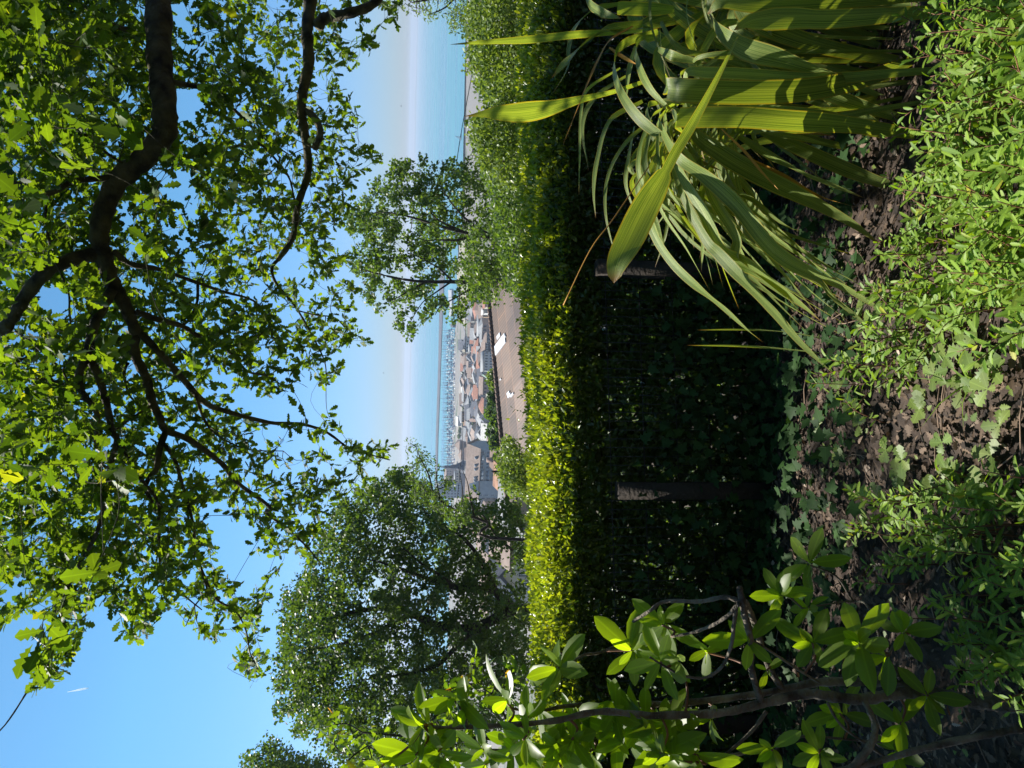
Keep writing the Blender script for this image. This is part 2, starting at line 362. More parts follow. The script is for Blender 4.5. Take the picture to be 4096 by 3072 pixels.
# ------------------------------------------------------------------ town below
def wallm(name, c): return plain(name, tuple(.72*q for q in c), .85, .08, .6)
W = {'white': wallm('white_render', (.62, .62, .6)), 'cream': wallm('cream_render', (.55, .5, .4)), 'grey': wallm('grey_render', (.36, .36, .36)),
     'ochre': wallm('ochre_render', (.5, .34, .2)), 'brick': wallm('red_stone', (.32, .16, .12)), 'pink': wallm('pink_render', (.5, .36, .3)),
     'blue': wallm('blue_grey_render', (.34, .4, .45)), 'brown': wallm('brown_stone', (.3, .24, .18)), 'green': wallm('pale_green_render', (.42, .5, .44)), 'dark': wallm('dark_wall', (.12, .11, .12))}
def rfm(name, c): return plain(name, tuple(.66*q for q in c), .8, .22, .9, None, .3, 4)
R_ = {'tan': rfm('tan_tiles', (.3, .22, .18)), 'red': rfm('red_tiles', (.38, .16, .1)), 'slate': rfm('slate', (.13, .14, .17)), 'grey': rfm('grey_sheet', (.32, .33, .34)),
      'white': rfm('white_sheet', (.7, .68, .64)), 'brown': rfm('brown_tiles', (.2, .13, .1)), 'green': rfm('green_copper', (.22, .32, .26)), 'orange': rfm('orange_tiles', (.42, .22, .13))}
m_glass = plain('window_glass', (.05, .06, .08), .15, .2, 1, spec=.8)
m_glassr = plain('red_shutter', (.3, .1, .07), .6, .1, 1)
m_frame = plain('white_frame', (.7, .7, .68), .5, .05, 2)

def house(name, label, cat, y, z0, ze, zr, x0, x1, dep, wall, roof, rt='gable', rot=0., rows=0, cols=0, wm=None, over=.5, frames=False, parent_only=None, ws=(.42, .52)):
    """one building: wall shell, roof, every window its own child; built in world space, rotated by rot about its front centre"""
    cx = (x0+x1)/2; o = empty(name, (cx, y, z0), label, cat)
    ca, sa = math.cos(rot), math.sin(rot)
    def T(p):
        dx, dy = p[0]-cx, p[1]-y
        return (cx+dx*ca-dy*sa, y+dx*sa+dy*ca, p[2])
    y1 = y+dep; ym = (y+y1)/2; f = MB()
    A, B, C_, D = (x0, y), (x1, y), (x1, y1), (x0, y1)
    def P(q, z): return T((q[0], q[1], z))
    for q1, q2 in ((A, B), (B, C_), (C_, D), (D, A)): f.poly([P(q1, z0), P(q2, z0), P(q2, ze), P(q1, ze)])
    r = MB(); th = .25; ov = over
    def slab(q):       # roof sheet with thickness
        t_ = [T(p) for p in q]; b_ = [(p[0], p[1], p[2]-th) for p in t_]
        r.poly(t_); r.poly(b_[::-1])
        for k in range(len(t_)): r.poly([t_[k], b_[k], b_[(k+1) % len(t_)], t_[(k+1) % len(t_)]])
    if rt == 'gable':
        f.poly([P(A, ze), P(D, ze), T((x0, ym, zr-.3))]); f.poly([P(B, ze), P(C_, ze), T((x1, ym, zr-.3))])
        sl = (zr-ze)/(dep/2); e = ze-sl*ov+.1
        slab([(x0-ov, y-ov, e), (x1+ov, y-ov, e), (x1+ov, ym, zr), (x0-ov, ym, zr)])
        slab([(x1+ov, y1+ov, e), (x0-ov, y1+ov, e), (x0-ov, ym+.01, zr), (x1+ov, ym+.01, zr)])
    elif rt == 'front':
        f.poly([P(A, ze), P(B, ze), T((cx, y, zr-.3))]); f.poly([P(D, ze), P(C_, ze), T((cx, y1, zr-.3))])
        sl = (zr-ze)/((x1-x0)/2); e = ze-sl*ov+.1
        slab([(x0-ov, y1+ov, e), (x0-ov, y-ov, e), (cx, y-ov, zr), (cx, y1+ov, zr)])
        slab([(x1+ov, y-ov, e), (x1+ov, y1+ov, e), (cx+.01, y1+ov, zr), (cx+.01, y-ov, zr)])
    elif rt == 'hip':
        h = min(dep/2, (x1-x0)/2); a, b = (x0-ov, y-ov, ze), (x1+ov, y-ov, ze); c, d = (x1+ov, y1+ov, ze), (x0-ov, y1+ov, ze)
        m1, m2 = (x0+h*.9, ym, zr), (x1-h*.9, ym, zr)
        for q in ((a, b, m2, m1), (b, c, m2), (c, d, m1, m2), (d, a, m1), (d, c, b, a)): r.poly([T(p) for p in q])
    else:
        r.box(T((cx, ym, ze+.2)), (x1-x0+.6, dep+.6, .5), rot)
    f.build('wall', W[wall], o); r.build('roof', R_[roof], o)
    if rows:
        wm = wm or m_glass
        cw = (x1-x0)/cols; rh = (ze-max(z0, ze-rows*3.0))/rows
        for i in range(rows):
            for j in range(cols):
                zc = ze-rh*(i+.5); xc = x0+cw*(j+.5)
                w = MB().box(T((xc, y-.03, zc)), (cw*ws[0], .1, rh*ws[1]), rot).build('window', wm, o)
                if frames: MB().box(T((xc, y-.06, zc-rh*ws[1]/2-.06)), (cw*ws[0]+.25, .22, .1), rot).build('sill', m_frame, w)
                if frames: MB().box(T((xc, y-.095, zc)), (.07, .03, rh*ws[1]-.05), rot).build('frame', m_frame, w)
    return o, T

def bld(pxb, pxe, pxr, pya, pyb, wall, roof, label, rt='gable', dep=14, rows=0, cols=0, cat='building', name='town_building', y=None, rot=0., wm=None, **k):
    pm = (pya+pyb)/2
    if y is None: y = ground_at(pxb, pm).y
    a, b = at(pxe, pya, y).x, at(pxe, pyb, y).x
    x0, x1 = min(a, b), max(a, b)
    ze = at(pxe, pm, y).z; zr = at(pxr, pm, y+dep/2).z
    if rt == 'front': zr = at(pxr, pm, y).z
    zr = max(zr, ze+.8); z0 = min(gz(y, (x0+x1)/2)-1.5, ze-4)
    return house(name, label, cat, y, z0, ze, zr, x0, x1, dep, wall, roof, rt, rot, rows, cols, wm, **k)

bld(1905, 1873, 1865, 1446, 1488, 'white', 'tan', 'white town house with dark red arched openings facing the square', 'gable', 16, 3, 5, wm=m_glassr)
bld(1908, 1878, 1866, 1491, 1536, 'cream', 'slate', 'cream museum wing with grey roof left of the white arched town house', 'hip', 22, 2, 7)
bld(1907, 1880, 1864, 1538, 1586, 'brown', 'tan', 'brown stone block with tan roof in the middle of the old town', 'hip', 22, 2, 6)
bld(1934, 1910, 1903, 1342, 1478, 'blue', 'grey', 'long low grey building with an even row of windows facing uphill', 'gable', 12, 1, 12)
bld(1934, 1911, 1902, 1482, 1606, 'grey', 'grey', 'long grey sheet roofed building running left from the long low one', 'gable', 12, 1, 11)
bld(1899, 1868, 1862, 1640, 1683, 'brick', 'brown', 'dark red stone building with rows of pale framed windows', 'gable', 14, 3, 5)
bld(1900, 1872, 1860, 1592, 1622, 'grey', 'slate', 'grey building with a steep slate roof beside the red stone building', 'hip', 14, 2, 4)
bld(1872, 1863, 1853, 1684, 1718, 'ochre', 'orange', 'ochre house with orange roof at the lakeside edge of town', 'gable', 12, 1, 4)
bld(1846, 1832, 1822, 1669, 1704, 'white', 'white', 'white hall with a bright sheet roof right behind the marina', 'gable', 30, 1, 6)
bld(1856, 1850, 1844, 1467, 1583, 'grey', 'white', 'very long low shed with a white roof along the lakefront road', 'gable', 10)
bld(1864, 1856, 1845, 1586, 1600, 'white', 'white', 'small white tent like pavilion with a pointed roof', 'hip', 6, cat='pavilion', name='pavilion')
bld(1968, 1934, 1922, 1604, 1652, 'dark', 'brown', 'dark chalet with a broad brown roof above the green trees', 'front', 16, 1, 3)
bld(1970, 1942, 1925, 1656, 1695, 'white', 'slate', 'white gabled house with slate roof left of the dark chalet', 'front', 14, 1, 3)
bld(1975, 1946, 1922, 1698, 1770, 'cream', 'white', 'cream house with a sunlit pale roof above dark treetops', 'gable', 12, 2, 5)
bld(2000, 1936, 1930, 1406, 1484, 'white', 'grey', 'white hotel front with four rows of small square windows', 'flat', 14, 4, 7)
bld(1998, 1940, 1924, 1371, 1405, 'dark', 'tan', 'dark fronted house with pale window grid under a tan tiled roof', 'gable', 14, 4, 5, wm=m_frame)
bld(2000, 1974, 1962, 1414, 1452, 'white', 'orange', 'low house with bright orange tiled roof below the white hotel', 'gable', 9)
bld(1990, 1950, 1932, 1487, 1510, 'pink', 'green', 'small pink house with green copper roof beside the white hotel', 'front', 10, 2, 3)
bld(1960, 1918, 1909, 1256, 1340, 'blue', 'grey', 'long blue grey office block with round windows right of the hotel', 'flat', 14, 3, 10)
bld(1992, 1940, 1930, 1192, 1228, 'cream', 'red', 'cream apartment block with red roof seen under the tree branches', 'gable', 12, 3, 4)
bld(1985, 1936, 1928, 1230, 1252, 'white', 'white', 'narrow white block standing left of the cream apartment block', 'flat', 12, 3, 3)
bld(1912, 1892, 1878, 1356, 1372, 'pink', 'red', 'small pink lakeside house with two red dormers at end of sand', 'gable', 10, 1, 2)
bld(1902, 1880, 1871, 1376, 1404, 'white', 'grey', 'bright white house beside the slate gabled one', 'flat', 12, 1, 3)
bld(1915, 1896, 1885, 1388, 1421, 'pink', 'red', 'pink house with a wide red tiled roof in front of slate gable', 'gable', 12, 1, 4)
bld(1900, 1882, 1866, 1411, 1441, 'grey', 'slate', 'grey house with a tall dark slate gable near the arched house', 'front', 12, 1, 3)
bld(1890, 1838, 1818, 1765, 1802, 'pink', 'tan', 'long school building with a grid of tall windows by the trees', 'hip', 18, 3, 8)
bld(1894, 1846, 1832, 1805, 1842, 'pink', 'tan', 'second school wing with tall windows nearer the church spire', 'hip', 18, 3, 7)
bld(1950, 1922, 1916, 1546, 1580, 'brown', 'brown', 'dark brown flat house before the long grey roofs', 'hip', 10, 1, 4)
bld(1962, 1935, 1925, 1512, 1545, 'white', 'grey', 'pale house with grey roof beside the bright green trees', 'gable', 10, 1, 4)
bld(1830, 1785, 1776, 1880, 1932, 'pink', 'tan', 'tan building near the lake left of the church spire', 'gable', 16, 2, 5)
bld(1860, 1750, 1745, 1936, 1992, 'blue', 'grey', 'tall blue grey tower block half hidden by the left hand tree', 'flat', 16, 8, 5)
bld(1880, 1822, 1812, 1890, 1932, 'cream', 'grey', 'cream flat block between the spire and the tower block', 'flat', 14, 4, 4)
bld(1944, 1900, 1890, 1100, 1180, 'ochre', 'tan', 'low ochre building glimpsed right of the tree trunk', 'gable', 12, 2, 6)
bld(1938, 1897, 1884, 1020, 1090, 'white', 'red', 'white house with red roof glimpsed between the two tree trunks', 'gable', 12, 2, 5)

# church with a tall concave spire
def church():
    y = 430.; c = at(1860, 1868, y); x = c.x; zt = at(1752, 1860, y).z; zb = at(1856, 1868, y).z
    o = empty('church', (x, y, gz(y)-1), 'pale church with a tall dark slate spire rising against the marina', 'church')
    f = MB().box((x, y, (gz(y)-1+zb)/2), (7, 7, zb-gz(y)+1)); f.build('tower', W['grey'], o)
    s = MB(); H = zt-zb; lv = [(0, 4.2), (.12, 3.1), (.3, 1.7), (.55, .95), (.8, .45), (1, .04)]
    for (a, ra), (b, rb) in zip(lv[:-1], lv[1:]):
        for k in range(8):
            a1, a2 = math.pi/4*k+.39, math.pi/4*(k+1)+.39
            s.poly([(x+ra*math.cos(a1), y+ra*math.sin(a1), zb+H*a), (x+ra*math.cos(a2), y+ra*math.sin(a2), zb+H*a), (x+rb*math.cos(a2), y+rb*math.sin(a2), zb+H*b), (x+rb*math.cos(a1), y+rb*math.sin(a1), zb+H*b)])
    s.build('spire', R_['slate'], o)
    n = MB(); x0, x1 = x-17, x-3.6; zn = zb-5
    n.box(((x0+x1)/2, y+2, (gz(y)-1+zn)/2), (x1-x0, 9, zn-gz(y)+1)); n.build('nave', W['grey'], o)
    r = MB(); zr = zb+1.5
    r.poly([(x0-.4, y-3, zn), (x1+.4, y-3, zn), (x1+.4, y+2, zr), (x0-.4, y+2, zr)]); r.poly([(x1+.4, y+7, zn), (x0-.4, y+7, zn), (x0-.4, y+2, zr), (x1+.4, y+2, zr)])
    r.poly([(x0-.3, y-3, zn), (x0-.3, y+2, zr), (x0-.3, y+7, zn)]); r.poly([(x1+.3, y+7, zn), (x1+.3, y+2, zr), (x1+.3, y-3, zn)])
    r.build('roof', R_['slate'], o)
church()

# apartment block with balconies and wings, its blue shade painted into white walls
def apartments():
    y = 325.; 
    o, T = bld(2010, 1912, 1862, 1795, 1998, 'blue', 'tan', 'large pale apartment block with balconies and tan tiled roof beside church spire', 'gable', 13, 0, 0, 'apartment block', 'apartment_block', y=y, rot=math.radians(-14), over=.9)
    org = worg(o); cx = org[0]
    x0 = at(1912, 1998, y).x; x1 = at(1912, 1795, y).x; ze = at(1912, 1896, y).z
    wid = x1-x0
    for i in range(3):
        zc = ze-1.55-i*2.75
        for j, (u, k) in enumerate([(.05, 0), (.13, 1), (.2, 0), (.29, 0), (.36, 0), (.45, 1), (.53, 1), (.62, 0), (.68, 0), (.77, 0), (.85, 0), (.93, 0)]):
            xc = x0+wid*(1-u)
            w = MB().box(T((xc, y-.03, zc)), (.75, .1, 1.45), math.radians(-14)).build('window', m_glass, o)
            MB().box(T((xc, y-.07, zc-.79)), (1., .2, .1), math.radians(-14)).build('sill', m_frame, w)
            MB().box(T((xc, y-.095, zc)), (.06, .03, 1.4), math.radians(-14)).build('frame', m_frame, w)
            if k: 
                b = MB().box(T((xc-.2, y-.7, zc-.95)), (2.2, 1.3, .16), math.radians(-14)); b.box(T((xc-.2, y-1.31, zc-.45)), (2.2, .06, .85), math.radians(-14))
                b.box(T((xc-1.27, y-.68, zc-.45)), (.06, 1.2, .85), math.radians(-14)); b.box(T((xc+.87, y-.68, zc-.45)), (.06, 1.2, .85), math.radians(-14)); b.build('balcony', W['blue'], o)
    for u in (.18, .34, .42, .6, .66, .72):
        xc = x0+wid*(1-u); g = MB().box(T((xc, y+1.6, ze+1.1)), (.7, 2.4, 1.0), math.radians(-14)); g.build('dormer', W['blue'], o)
    g = MB(); xc = x0+wid*.22; xw = 3.3
    for s_ in (0,):
        g.poly([T((xc-xw, y-.6, ze-.2)), T((xc+xw, y-.6, ze-.2)), T((xc, y-.6, ze+3.4))])
        g.poly([T((xc-xw, y-.6, ze-.2)), T((xc, y-.6, ze+3.4)), T((xc, y+5, ze+3.4)), T((xc-xw, y+5, ze-.2))]); g.poly([T((xc+xw, y-.6, ze-.2)), T((xc+xw, y+5, ze-.2)), T((xc, y+5, ze+3.4)), T((xc, y-.6, ze+3.4))])
        g.poly([T((xc-xw, y-.6, ze-9)), T((xc+xw, y-.6, ze-9)), T((xc+xw, y-.6, ze-.2)), T((xc-xw, y-.6, ze-.2))])
    g.build('gable_front', W['blue'], o)
apartments()
# lower houses under it
o, T = bld(2040, 1999, 1972, 1768, 1892, 'white', 'brown', 'low house with brown tiled roof and two chimneys before the apartment block', 'gable', 9, 0, 0, y=96., rot=math.radians(-10), cat='house', name='house')
g = worg(o)
for u, v in ((-1.2, 3), (1.6, 3.4)):
    c = MB().box(T((g[0]+u, 96+v, at(1981, 1830, 96).z)), (.6, .6, 1.5), 0); c.build('chimney', W['pink'], o)
bld(2060, 2016, 1988, 1893, 1966, 'ochre', 'orange', 'orange roofed house tucked under the apartment block', 'gable', 8, 1, 4, y=84., rot=math.radians(-8), cat='house', name='house')
# houses glimpsed lower left, through the big tree
bld(2160, 2036, 2020, 2130, 2250, 'green', 'tan', 'pale green blank walled house seen under the big tree', 'gable', 9, 0, 0, y=48., cat='house', name='house')
bld(2170, 2036, 2010, 2252, 2345, 'white', 'slate', 'white gabled house with balcony left of the pale green one', 'front', 9, 2, 3, y=52., cat='house', name='house', frames=True)
bld(2150, 2085, 2058, 1985, 2128, 'brown', 'grey', 'low shed with ribbed grey roof just above the hedge', 'gable', 6, 0, 0, y=36., cat='shed', name='shed')
bld(2010, 1930, 1905, 2060, 2200, 'pink', 'tan', 'pink house with tan roof hidden deep behind the big tree', 'gable', 10, 2, 5, y=150., cat='house', name='house')
bld(2040, 1950, 1925, 2230, 2480, 'white', 'tan', 'long white house with tan roof hidden behind the big tree trunks', 'gable', 10, 2, 8, y=120., cat='house', name='house')

# near big tiled roof
def big_roof():
    L = at(2031, 2010, 32.5); R = at(1947, 1105, 39.5)
    o = empty('large_tiled_roof_house', ((L+R)/2)+Vector((0, 0, -9)), 'house with a huge pinkish patchwork tiled roof just beyond the hedge', 'house')
    e = (R-L).normalized(); h = Vector((e.x, e.y, 0)).normalized(); dn = Vector((h.y, -h.x, 0))     # towards camera
    if dn.y > 0: dn = -dn
    sl = math.tan(math.radians(17)); D = 9.
    m, nt, N, Lk, P, O = newmat('patchwork_tiles')
    uv = N.new('ShaderNodeTexCoord'); br = N.new('ShaderNodeTexBrick'); br.inputs['Scale'].default_value = 1; br.offset = .37; br.inputs['Brick Width'].default_value = 1.9; br.inputs['Row Height'].default_value = .8; br.inputs['Mortar Size'].default_value = .016
    br.inputs['Color1'].default_value = (.09, .07, .062, 1); br.inputs['Color2'].default_value = (.185, .145, .125, 1); br.inputs['Mortar'].default_value = (.2, .13, .1, 1); br.inputs['Bias'].default_value = -.1
    Lk.new(uv.outputs['UV'], br.inputs[0])
    n = N.new('ShaderNodeTexNoise'); n.inputs['Scale'].default_value = .55; n.inputs['Detail'].default_value = 5; Lk.new(uv.outputs['UV'], n.inputs['Vector'])
    r = N.new('ShaderNodeValToRGB'); r.color_ramp.elements[0].position = .35; r.color_ramp.elements[0].color = (.75, .78, .85, 1); r.color_ramp.elements[1].position = .65; r.color_ramp.elements[1].color = (1.15, 1.05, .95, 1); Lk.new(n.outputs[0], r.inputs[0])
    wv = N.new('ShaderNodeTexWave'); wv.bands_direction = 'X'; wv.inputs['Scale'].default_value = 1.7; wv.inputs['Distortion'].default_value = .3; Lk.new(uv.outputs['UV'], wv.inputs[0])
    wr = N.new('ShaderNodeMapRange'); wr.inputs[3].default_value = .82; wr.inputs[4].default_value = 1.05; Lk.new(wv.outputs[1], wr.inputs[0])
    mx = N.new('ShaderNodeMixRGB'); mx.blend_type = 'MULTIPLY'; mx.inputs[0].default_value = 1; Lk.new(br.outputs[0], mx.inputs[1]); Lk.new(r.outputs[0], mx.inputs[2])
    m2 = N.new('ShaderNodeVectorMath'); m2.operation = 'SCALE'; Lk.new(mx.outputs[0], m2.inputs[0]); Lk.new(wr.outputs[0], m2.inputs['Scale'])
    Lk.new(m2.outputs[0], P.inputs['Base Color']); P.inputs['Roughness'].default_value = .85
    b = N.new('ShaderNodeBump'); b.inputs['Distance'].default_value = .03; b.inputs['Strength'].default_value = .6; Lk.new(wv.outputs[1], b.inputs['Height']); Lk.new(b.outputs[0], P.inputs['Normal'])
    def pt(u, v, off=0.): return L + (R-L)*u + dn*v + Vector((0, 0, -sl*abs(v)+off))
    ln = (R-L).length; V = []; U = []; Lp = []
    for (u, v) in ((0, 0), (1, 0), (1, D), (0, D)): V.append(pt(u, v)); U.append((u*ln, v))
    for (u, v) in ((0, 0), (1, 0), (1, -D), (0, -D)): V.append(pt(u, v)); U.append((u*ln, -v+30))
    V += [p+Vector((0, 0, -.3)) for p in V[:4]]; U += [(0, 0)]*4
    fl = [0, 3, 2, 1, 4, 5, 6, 7, 0, 1, 9, 8, 1, 2, 10, 9, 2, 3, 11, 10, 3, 0, 8, 11]
    rf = mesh_obj('roof', [tuple(p) for p in V], fl, [4]*6, m, o, uv=U)
    # row of ridge tiles
    rt = MB(); n = 46
    for i in range(n):
        a = L+(R-L)*(i/n); b2 = L+(R-L)*((i+.92)/n); rt.tube([a+Vector((0, 0, .0)), b2+Vector((0, 0, .02))], [.1, .12], 8)
    rt.build('ridge_tiles', R_['brown'], rf)
    # barge board, gutter
    MB().tube([pt(0, D, -.05), pt(1, D, -.05)], .09, 8).build('gutter', R_['slate'], o)
    w = MB(); 
    for u in (.02, .98):
        q = [pt(u, -D, -.3), pt(u, 0, -.3), pt(u, D, -.3)]; w.poly([tuple(q[0]), tuple(q[1]), tuple(q[2]), (q[2].x, q[2].y, L.z-12), (q[0].x, q[0].y, L.z-12)])
    for v in (-D+.4, D-.4):
        a, b2 = pt(.02, v, -.3), pt(.98, v, -.3); w.poly([tuple(a), tuple(b2), (b2.x, b2.y, L.z-12), (a.x, a.y, L.z-12)])
    w.build('wall', W['brown'], o)
    # skylights at pixel places, sky reflection painted as near white
    m_sky = plain('skylight_glass', (.9, .92, .95), .12, .02, 1, spec=1.)
    mfr = R_['slate']
    def hit(px, py):
        nrm = (R-L).cross(pt(0, 1)-L); d = at(px, py, 1.); t = L.dot(nrm)/d.dot(nrm); return d*t
    for (px, py, w_, h_) in ((2002, 1378, .55, 1.2), (1996, 1345, .2, .35), (2021, 1350, .09, .2), (2035, 1573, .12, .25), (2039, 1582, .12, .3), (2050, 1580, .1, .3), (2004, 1518, .06, .12)):
        c = hit(px, py); up = (pt(0, 0)-pt(0, 1)).normalized(); nn = (R-L).cross(up).normalized()
        if nn.z < 0: nn = -nn
        ee = (R-L).normalized(); q = []
        mb = MB(); base = []
        for s1, s2 in ((-1, -1), (1, -1), (1, 1), (-1, 1)): base.append(c+ee*(s1*w_/2)+up*(s2*h_/2))
        top = [p+nn*.05 for p in base]; mb.poly(top)
        for k in range(4): mb.poly([base[k], base[(k+1) % 4], top[(k+1) % 4], top[k]])
        mb.build('skylight', m_sky, rf)
big_roof()

# ---- town trees, each its own thing
def small_tree(x, y, z, h, r, label, mat=None, n=420, ls=.55, group='trees in the town', cat='tree', name='town_tree', sq=.8):
    o = empty(name, (x, y, z), label, cat, group)
    MB().tube([(x, y, z-.5), (x+.1, y, z+h*.35), (x, y, z+h*.7)], [h*.03+.05, h*.022+.04, .05], 6).build('trunk', m_bark2, o)
    k = max(6, n//26); cc = rand_dirs(k, .25)*r*rng.uniform(.45, .95, (k, 1)); cc[:, 2] *= sq
    c = np.repeat(cc, n//k, 0); m = len(c)
    p = c + rng.normal(size=(m, 3))*r*.2; p += np.array([x, y, z+h-r*sq])
    d = rand_dirs(m); nn = norm(d*0.6+rng.normal(size=(m, 3))*.5+np.array([0, 0, .7]))
    leaves('crown', OVAL2, p, d, nn, ls*rng.uniform(.6, 1.3, m), mat or m_town_leaf, o, wid=np.full(m, 1.5))
    return o
def ttree(pxt, pxb, py, wpx, label, y=None, mat=None, n=420, **k):
    if y is None: y = ground_at(pxb, py).y
    x = at(pxb, py, y).x; z1 = at(pxt, py, y).z; z0 = min(gz(y, x), z1-4); r = wpx*y/FPX/2
    r = min(r, (z1-z0)*.48)
    small_tree(x, y, z0, z1-z0, r, label, mat, n, ls=k.pop('ls', max(.2, y*.0016)), **k)
L0 = 'dark green round tree in the double row on the town square'
for i in range(6):
    ttree(1877, 1898, 1672+i*17, 22, L0, group='double row of square trees')
    ttree(1888, 1912, 1680+i*17, 24, L0, group='double row of square trees')
ttree(1830, 1868, 1740, 30, 'blue green tree behind the double row towards the marina')
ttree(1834, 1868, 1722, 26, 'smaller blue green tree right behind the double row')
ttree(1838, 1872, 1770, 30, 'dark tree standing in front of the school windows')
ttree(1870, 1905, 1792, 26, 'dark tree at the left end of the square')
ttree(1898, 1948, 1790, 46, 'pale yellow green poplar between cream house and apartment block', mat=m_bush, n=600)
ttree(1908, 1950, 1762, 26, 'pale green slim tree left of the cream house', mat=m_bush)
ttree(1912, 1925, 1608, 24, 'small dark tree in front of the slate roofed building')
ttree(1900, 1915, 1660, 20, 'small round tree below the red stone building')
# trees just above the big roof
ya = 75.
for i in range(22): ttree(1846+rng.uniform(0, 5), 1862, 1385+i*20+rng.uniform(-6, 6), 15, 'small dark tree in the row along the lakefront promenade', group='promenade trees', n=130)
ttree(1950, 2040, 1520, 62, 'bright green round treetop right of the others above the big roof', y=ya, mat=m_bush, n=1500, ls=.3)
ttree(1962, 2040, 1548, 40, 'bright green treetop second from right above the big roof', y=ya+6, mat=m_bush, n=1000, ls=.3)
ttree(1955, 2040, 1602, 68, 'dark leafy treetop in front of the dark chalet', y=ya, n=1800, ls=.3)
ttree(1946, 2040, 1650, 74, 'dark leafy treetop below the white gabled house', y=ya+4, mat=m_mid, n=1800, ls=.3)
ttree(1968, 2050, 1690, 64, 'yellow green treetop leaning over the big roof ridge', y=ya-8, mat=m_mid, n=1500, ls=.3)
ttree(1953, 2040, 1728, 66, 'blue green treetop under the cream house', y=ya, n=1600, ls=.3)
ttree(1962, 2050, 1770, 60, 'darkest treetop beside the brown tiled house', y=ya-5, mat=m_dark, n=1500, ls=.3)
for i, (px, py) in enumerate([(1905, 1270), (1920, 1290), (1925, 1312), (1915, 1250), (1968, 1330), (1972, 1290), (1905, 1225)]):
    ttree(px, px+22, py, 24, 'small street tree among the buildings by the blue grey office', group='street trees by the office')

# the rest of the old town: small houses packed between the named ones
HB = [(o_.location.x, o_.location.y) for o_ in bpy.data.objects if o_.name.startswith(('town_building', 'church', 'apartment'))]
cw = ['white', 'cream', 'grey', 'pink', 'brown', 'ochre', 'blue']; cr = ['tan', 'slate', 'grey', 'brown', 'grey', 'tan', 'red']; made = 0; tries = 0
while made < 150 and tries < 6000:
    tries += 1
    px, py = rng.uniform(1874, 1985), rng.uniform(1180, 2120)
    g = ground_at(px, py)
    if px < 1905 and py < 1370 or px < 1893 and (py > 1780 or rng.random() < .5): continue
    if any(abs(g.x-a) < 10+g.y*.002 and abs(g.y-b) < 14 for a, b in HB): continue
    HB.append((g.x, g.y)); w_ = rng.uniform(6, 12); h_ = rng.uniform(4.5, 7.5); a, b = cw[int(rng.integers(7))], cr[int(rng.integers(7))]; made += 1; zg = gz(g.y, g.x)
    col = {'white': 'white', 'cream': 'cream', 'grey': 'grey', 'pink': 'pinkish', 'brown': 'brown stone', 'ochre': 'ochre', 'blue': 'blue grey'}[a]; rc_ = {'tan': 'tan tiled', 'slate': 'dark slate', 'grey': 'grey', 'brown': 'brown tiled', 'red': 'red tiled', 'orange': 'orange tiled'}[b]
    o_, _ = house('town_house', 'small %s house with %s roof packed among the old town houses' % (col, rc_), 'house', g.y, zg-1, zg+h_, zg+h_+rng.uniform(1.5, 3), g.x-w_/2, g.x+w_/2, rng.uniform(9, 13), a, b, ['gable', 'gable', 'front', 'hip'][int(rng.integers(4))], rng.normal()*.25, 2, 4, ws=(.4, .5))
    o_['group'] = 'small houses of the old town'
# ---- sand field, lakefront road, jetties, dark breakwater
def patch(name, pts, z, m, kind='structure'):
    mb = MB(); mb.poly([(at(px, py, 1).x*0+ground_pt(px, py, z)[0], ground_pt(px, py, z)[1], z) for px, py in pts]); return tag(mb.build(name, m), kind=kind)
def ground_pt(px, py, z):
    d = at(px, py, 1.); t = z/d.z; return (d.x*t, d.y*t)
m_sand = plain('sand', (.28, .23, .17), .95, .25, .06, (.26, .26, .19))
m_road = plain('asphalt', (.14, .14, .15), .9, .15, .2)
def slab_top(name, pts, z, h, m, **k):
    P2 = [ground_pt(px, py, z) for px, py in pts]; mb = MB(); mb.poly([(x, y, z) for x, y in P2][::-1])
    for i in range(len(P2)):
        a, b = P2[i], P2[(i+1) % len(P2)]; mb.poly([(a[0], a[1], z), (b[0], b[1], z), (b[0], b[1], z-h), (a[0], a[1], z-h)])
    o = mb.build(name, m); tag(o, **k); return o
slab_top('sand_field', [(1842, 1290), (1852, 1302), (1872, 1352), (1884, 1368), (1897, 1350), (1903, 1200), (1906, 1000), (1880, 900), (1838, 960), (1826, 1080)], -56.2, 5, m_sand, kind='structure')
slab_top('quay', [(1828, 1330), (1834, 1400), (1838, 1500), (1826, 1700), (1818, 1900), (1816, 2300), (1840, 2300), (1846, 1900), (1848, 1700), (1852, 1500), (1862, 1400), (1850, 1330)], -57.6, 4, plain('quay_paving', (.2, .18, .16), .9, .2, .05), kind='structure')
slab_top('lakefront_road', [(1846, 1284), (1852, 1300), (1866, 1345), (1878, 1368), (1874, 1372), (1862, 1350), (1850, 1306), (1844, 1290)], -55.9, .3, m_road, kind='structure')
m_dark_slab = plain('breakwater_stone', (.05, .05, .06), .95, .3, .05)
slab_top('breakwater', [(1758, 950), (1756, 1290), (1753, 1450), (1748, 1600), (1743, 1750), (1738, 2050), (1744, 2050), (1751, 1750), (1757, 1600), (1762, 1450), (1768, 1290), (1780, 1000), (1790, 950)], -58.6, 3, m_dark_slab, label='long dark stone breakwater stretched across the lake beyond the marina', cat='breakwater')  # low dark slab along the dark line across the lake
slab_top('pier', [(1792, 1160), (1797, 1266), (1808, 1266), (1806, 1160)], -57.5, 4, plain('pier_concrete', (.25, .26, .28), .9, .1, .1), label='grey harbour pier end right of the marina', cat='pier')
slab_top('harbour_mole', [(1800, 1295), (1803, 1310), (1812, 1310), (1811, 1295)], -56.5, 5, m_dark_slab, label='dark block at the right tip of the marina', cat='mole')

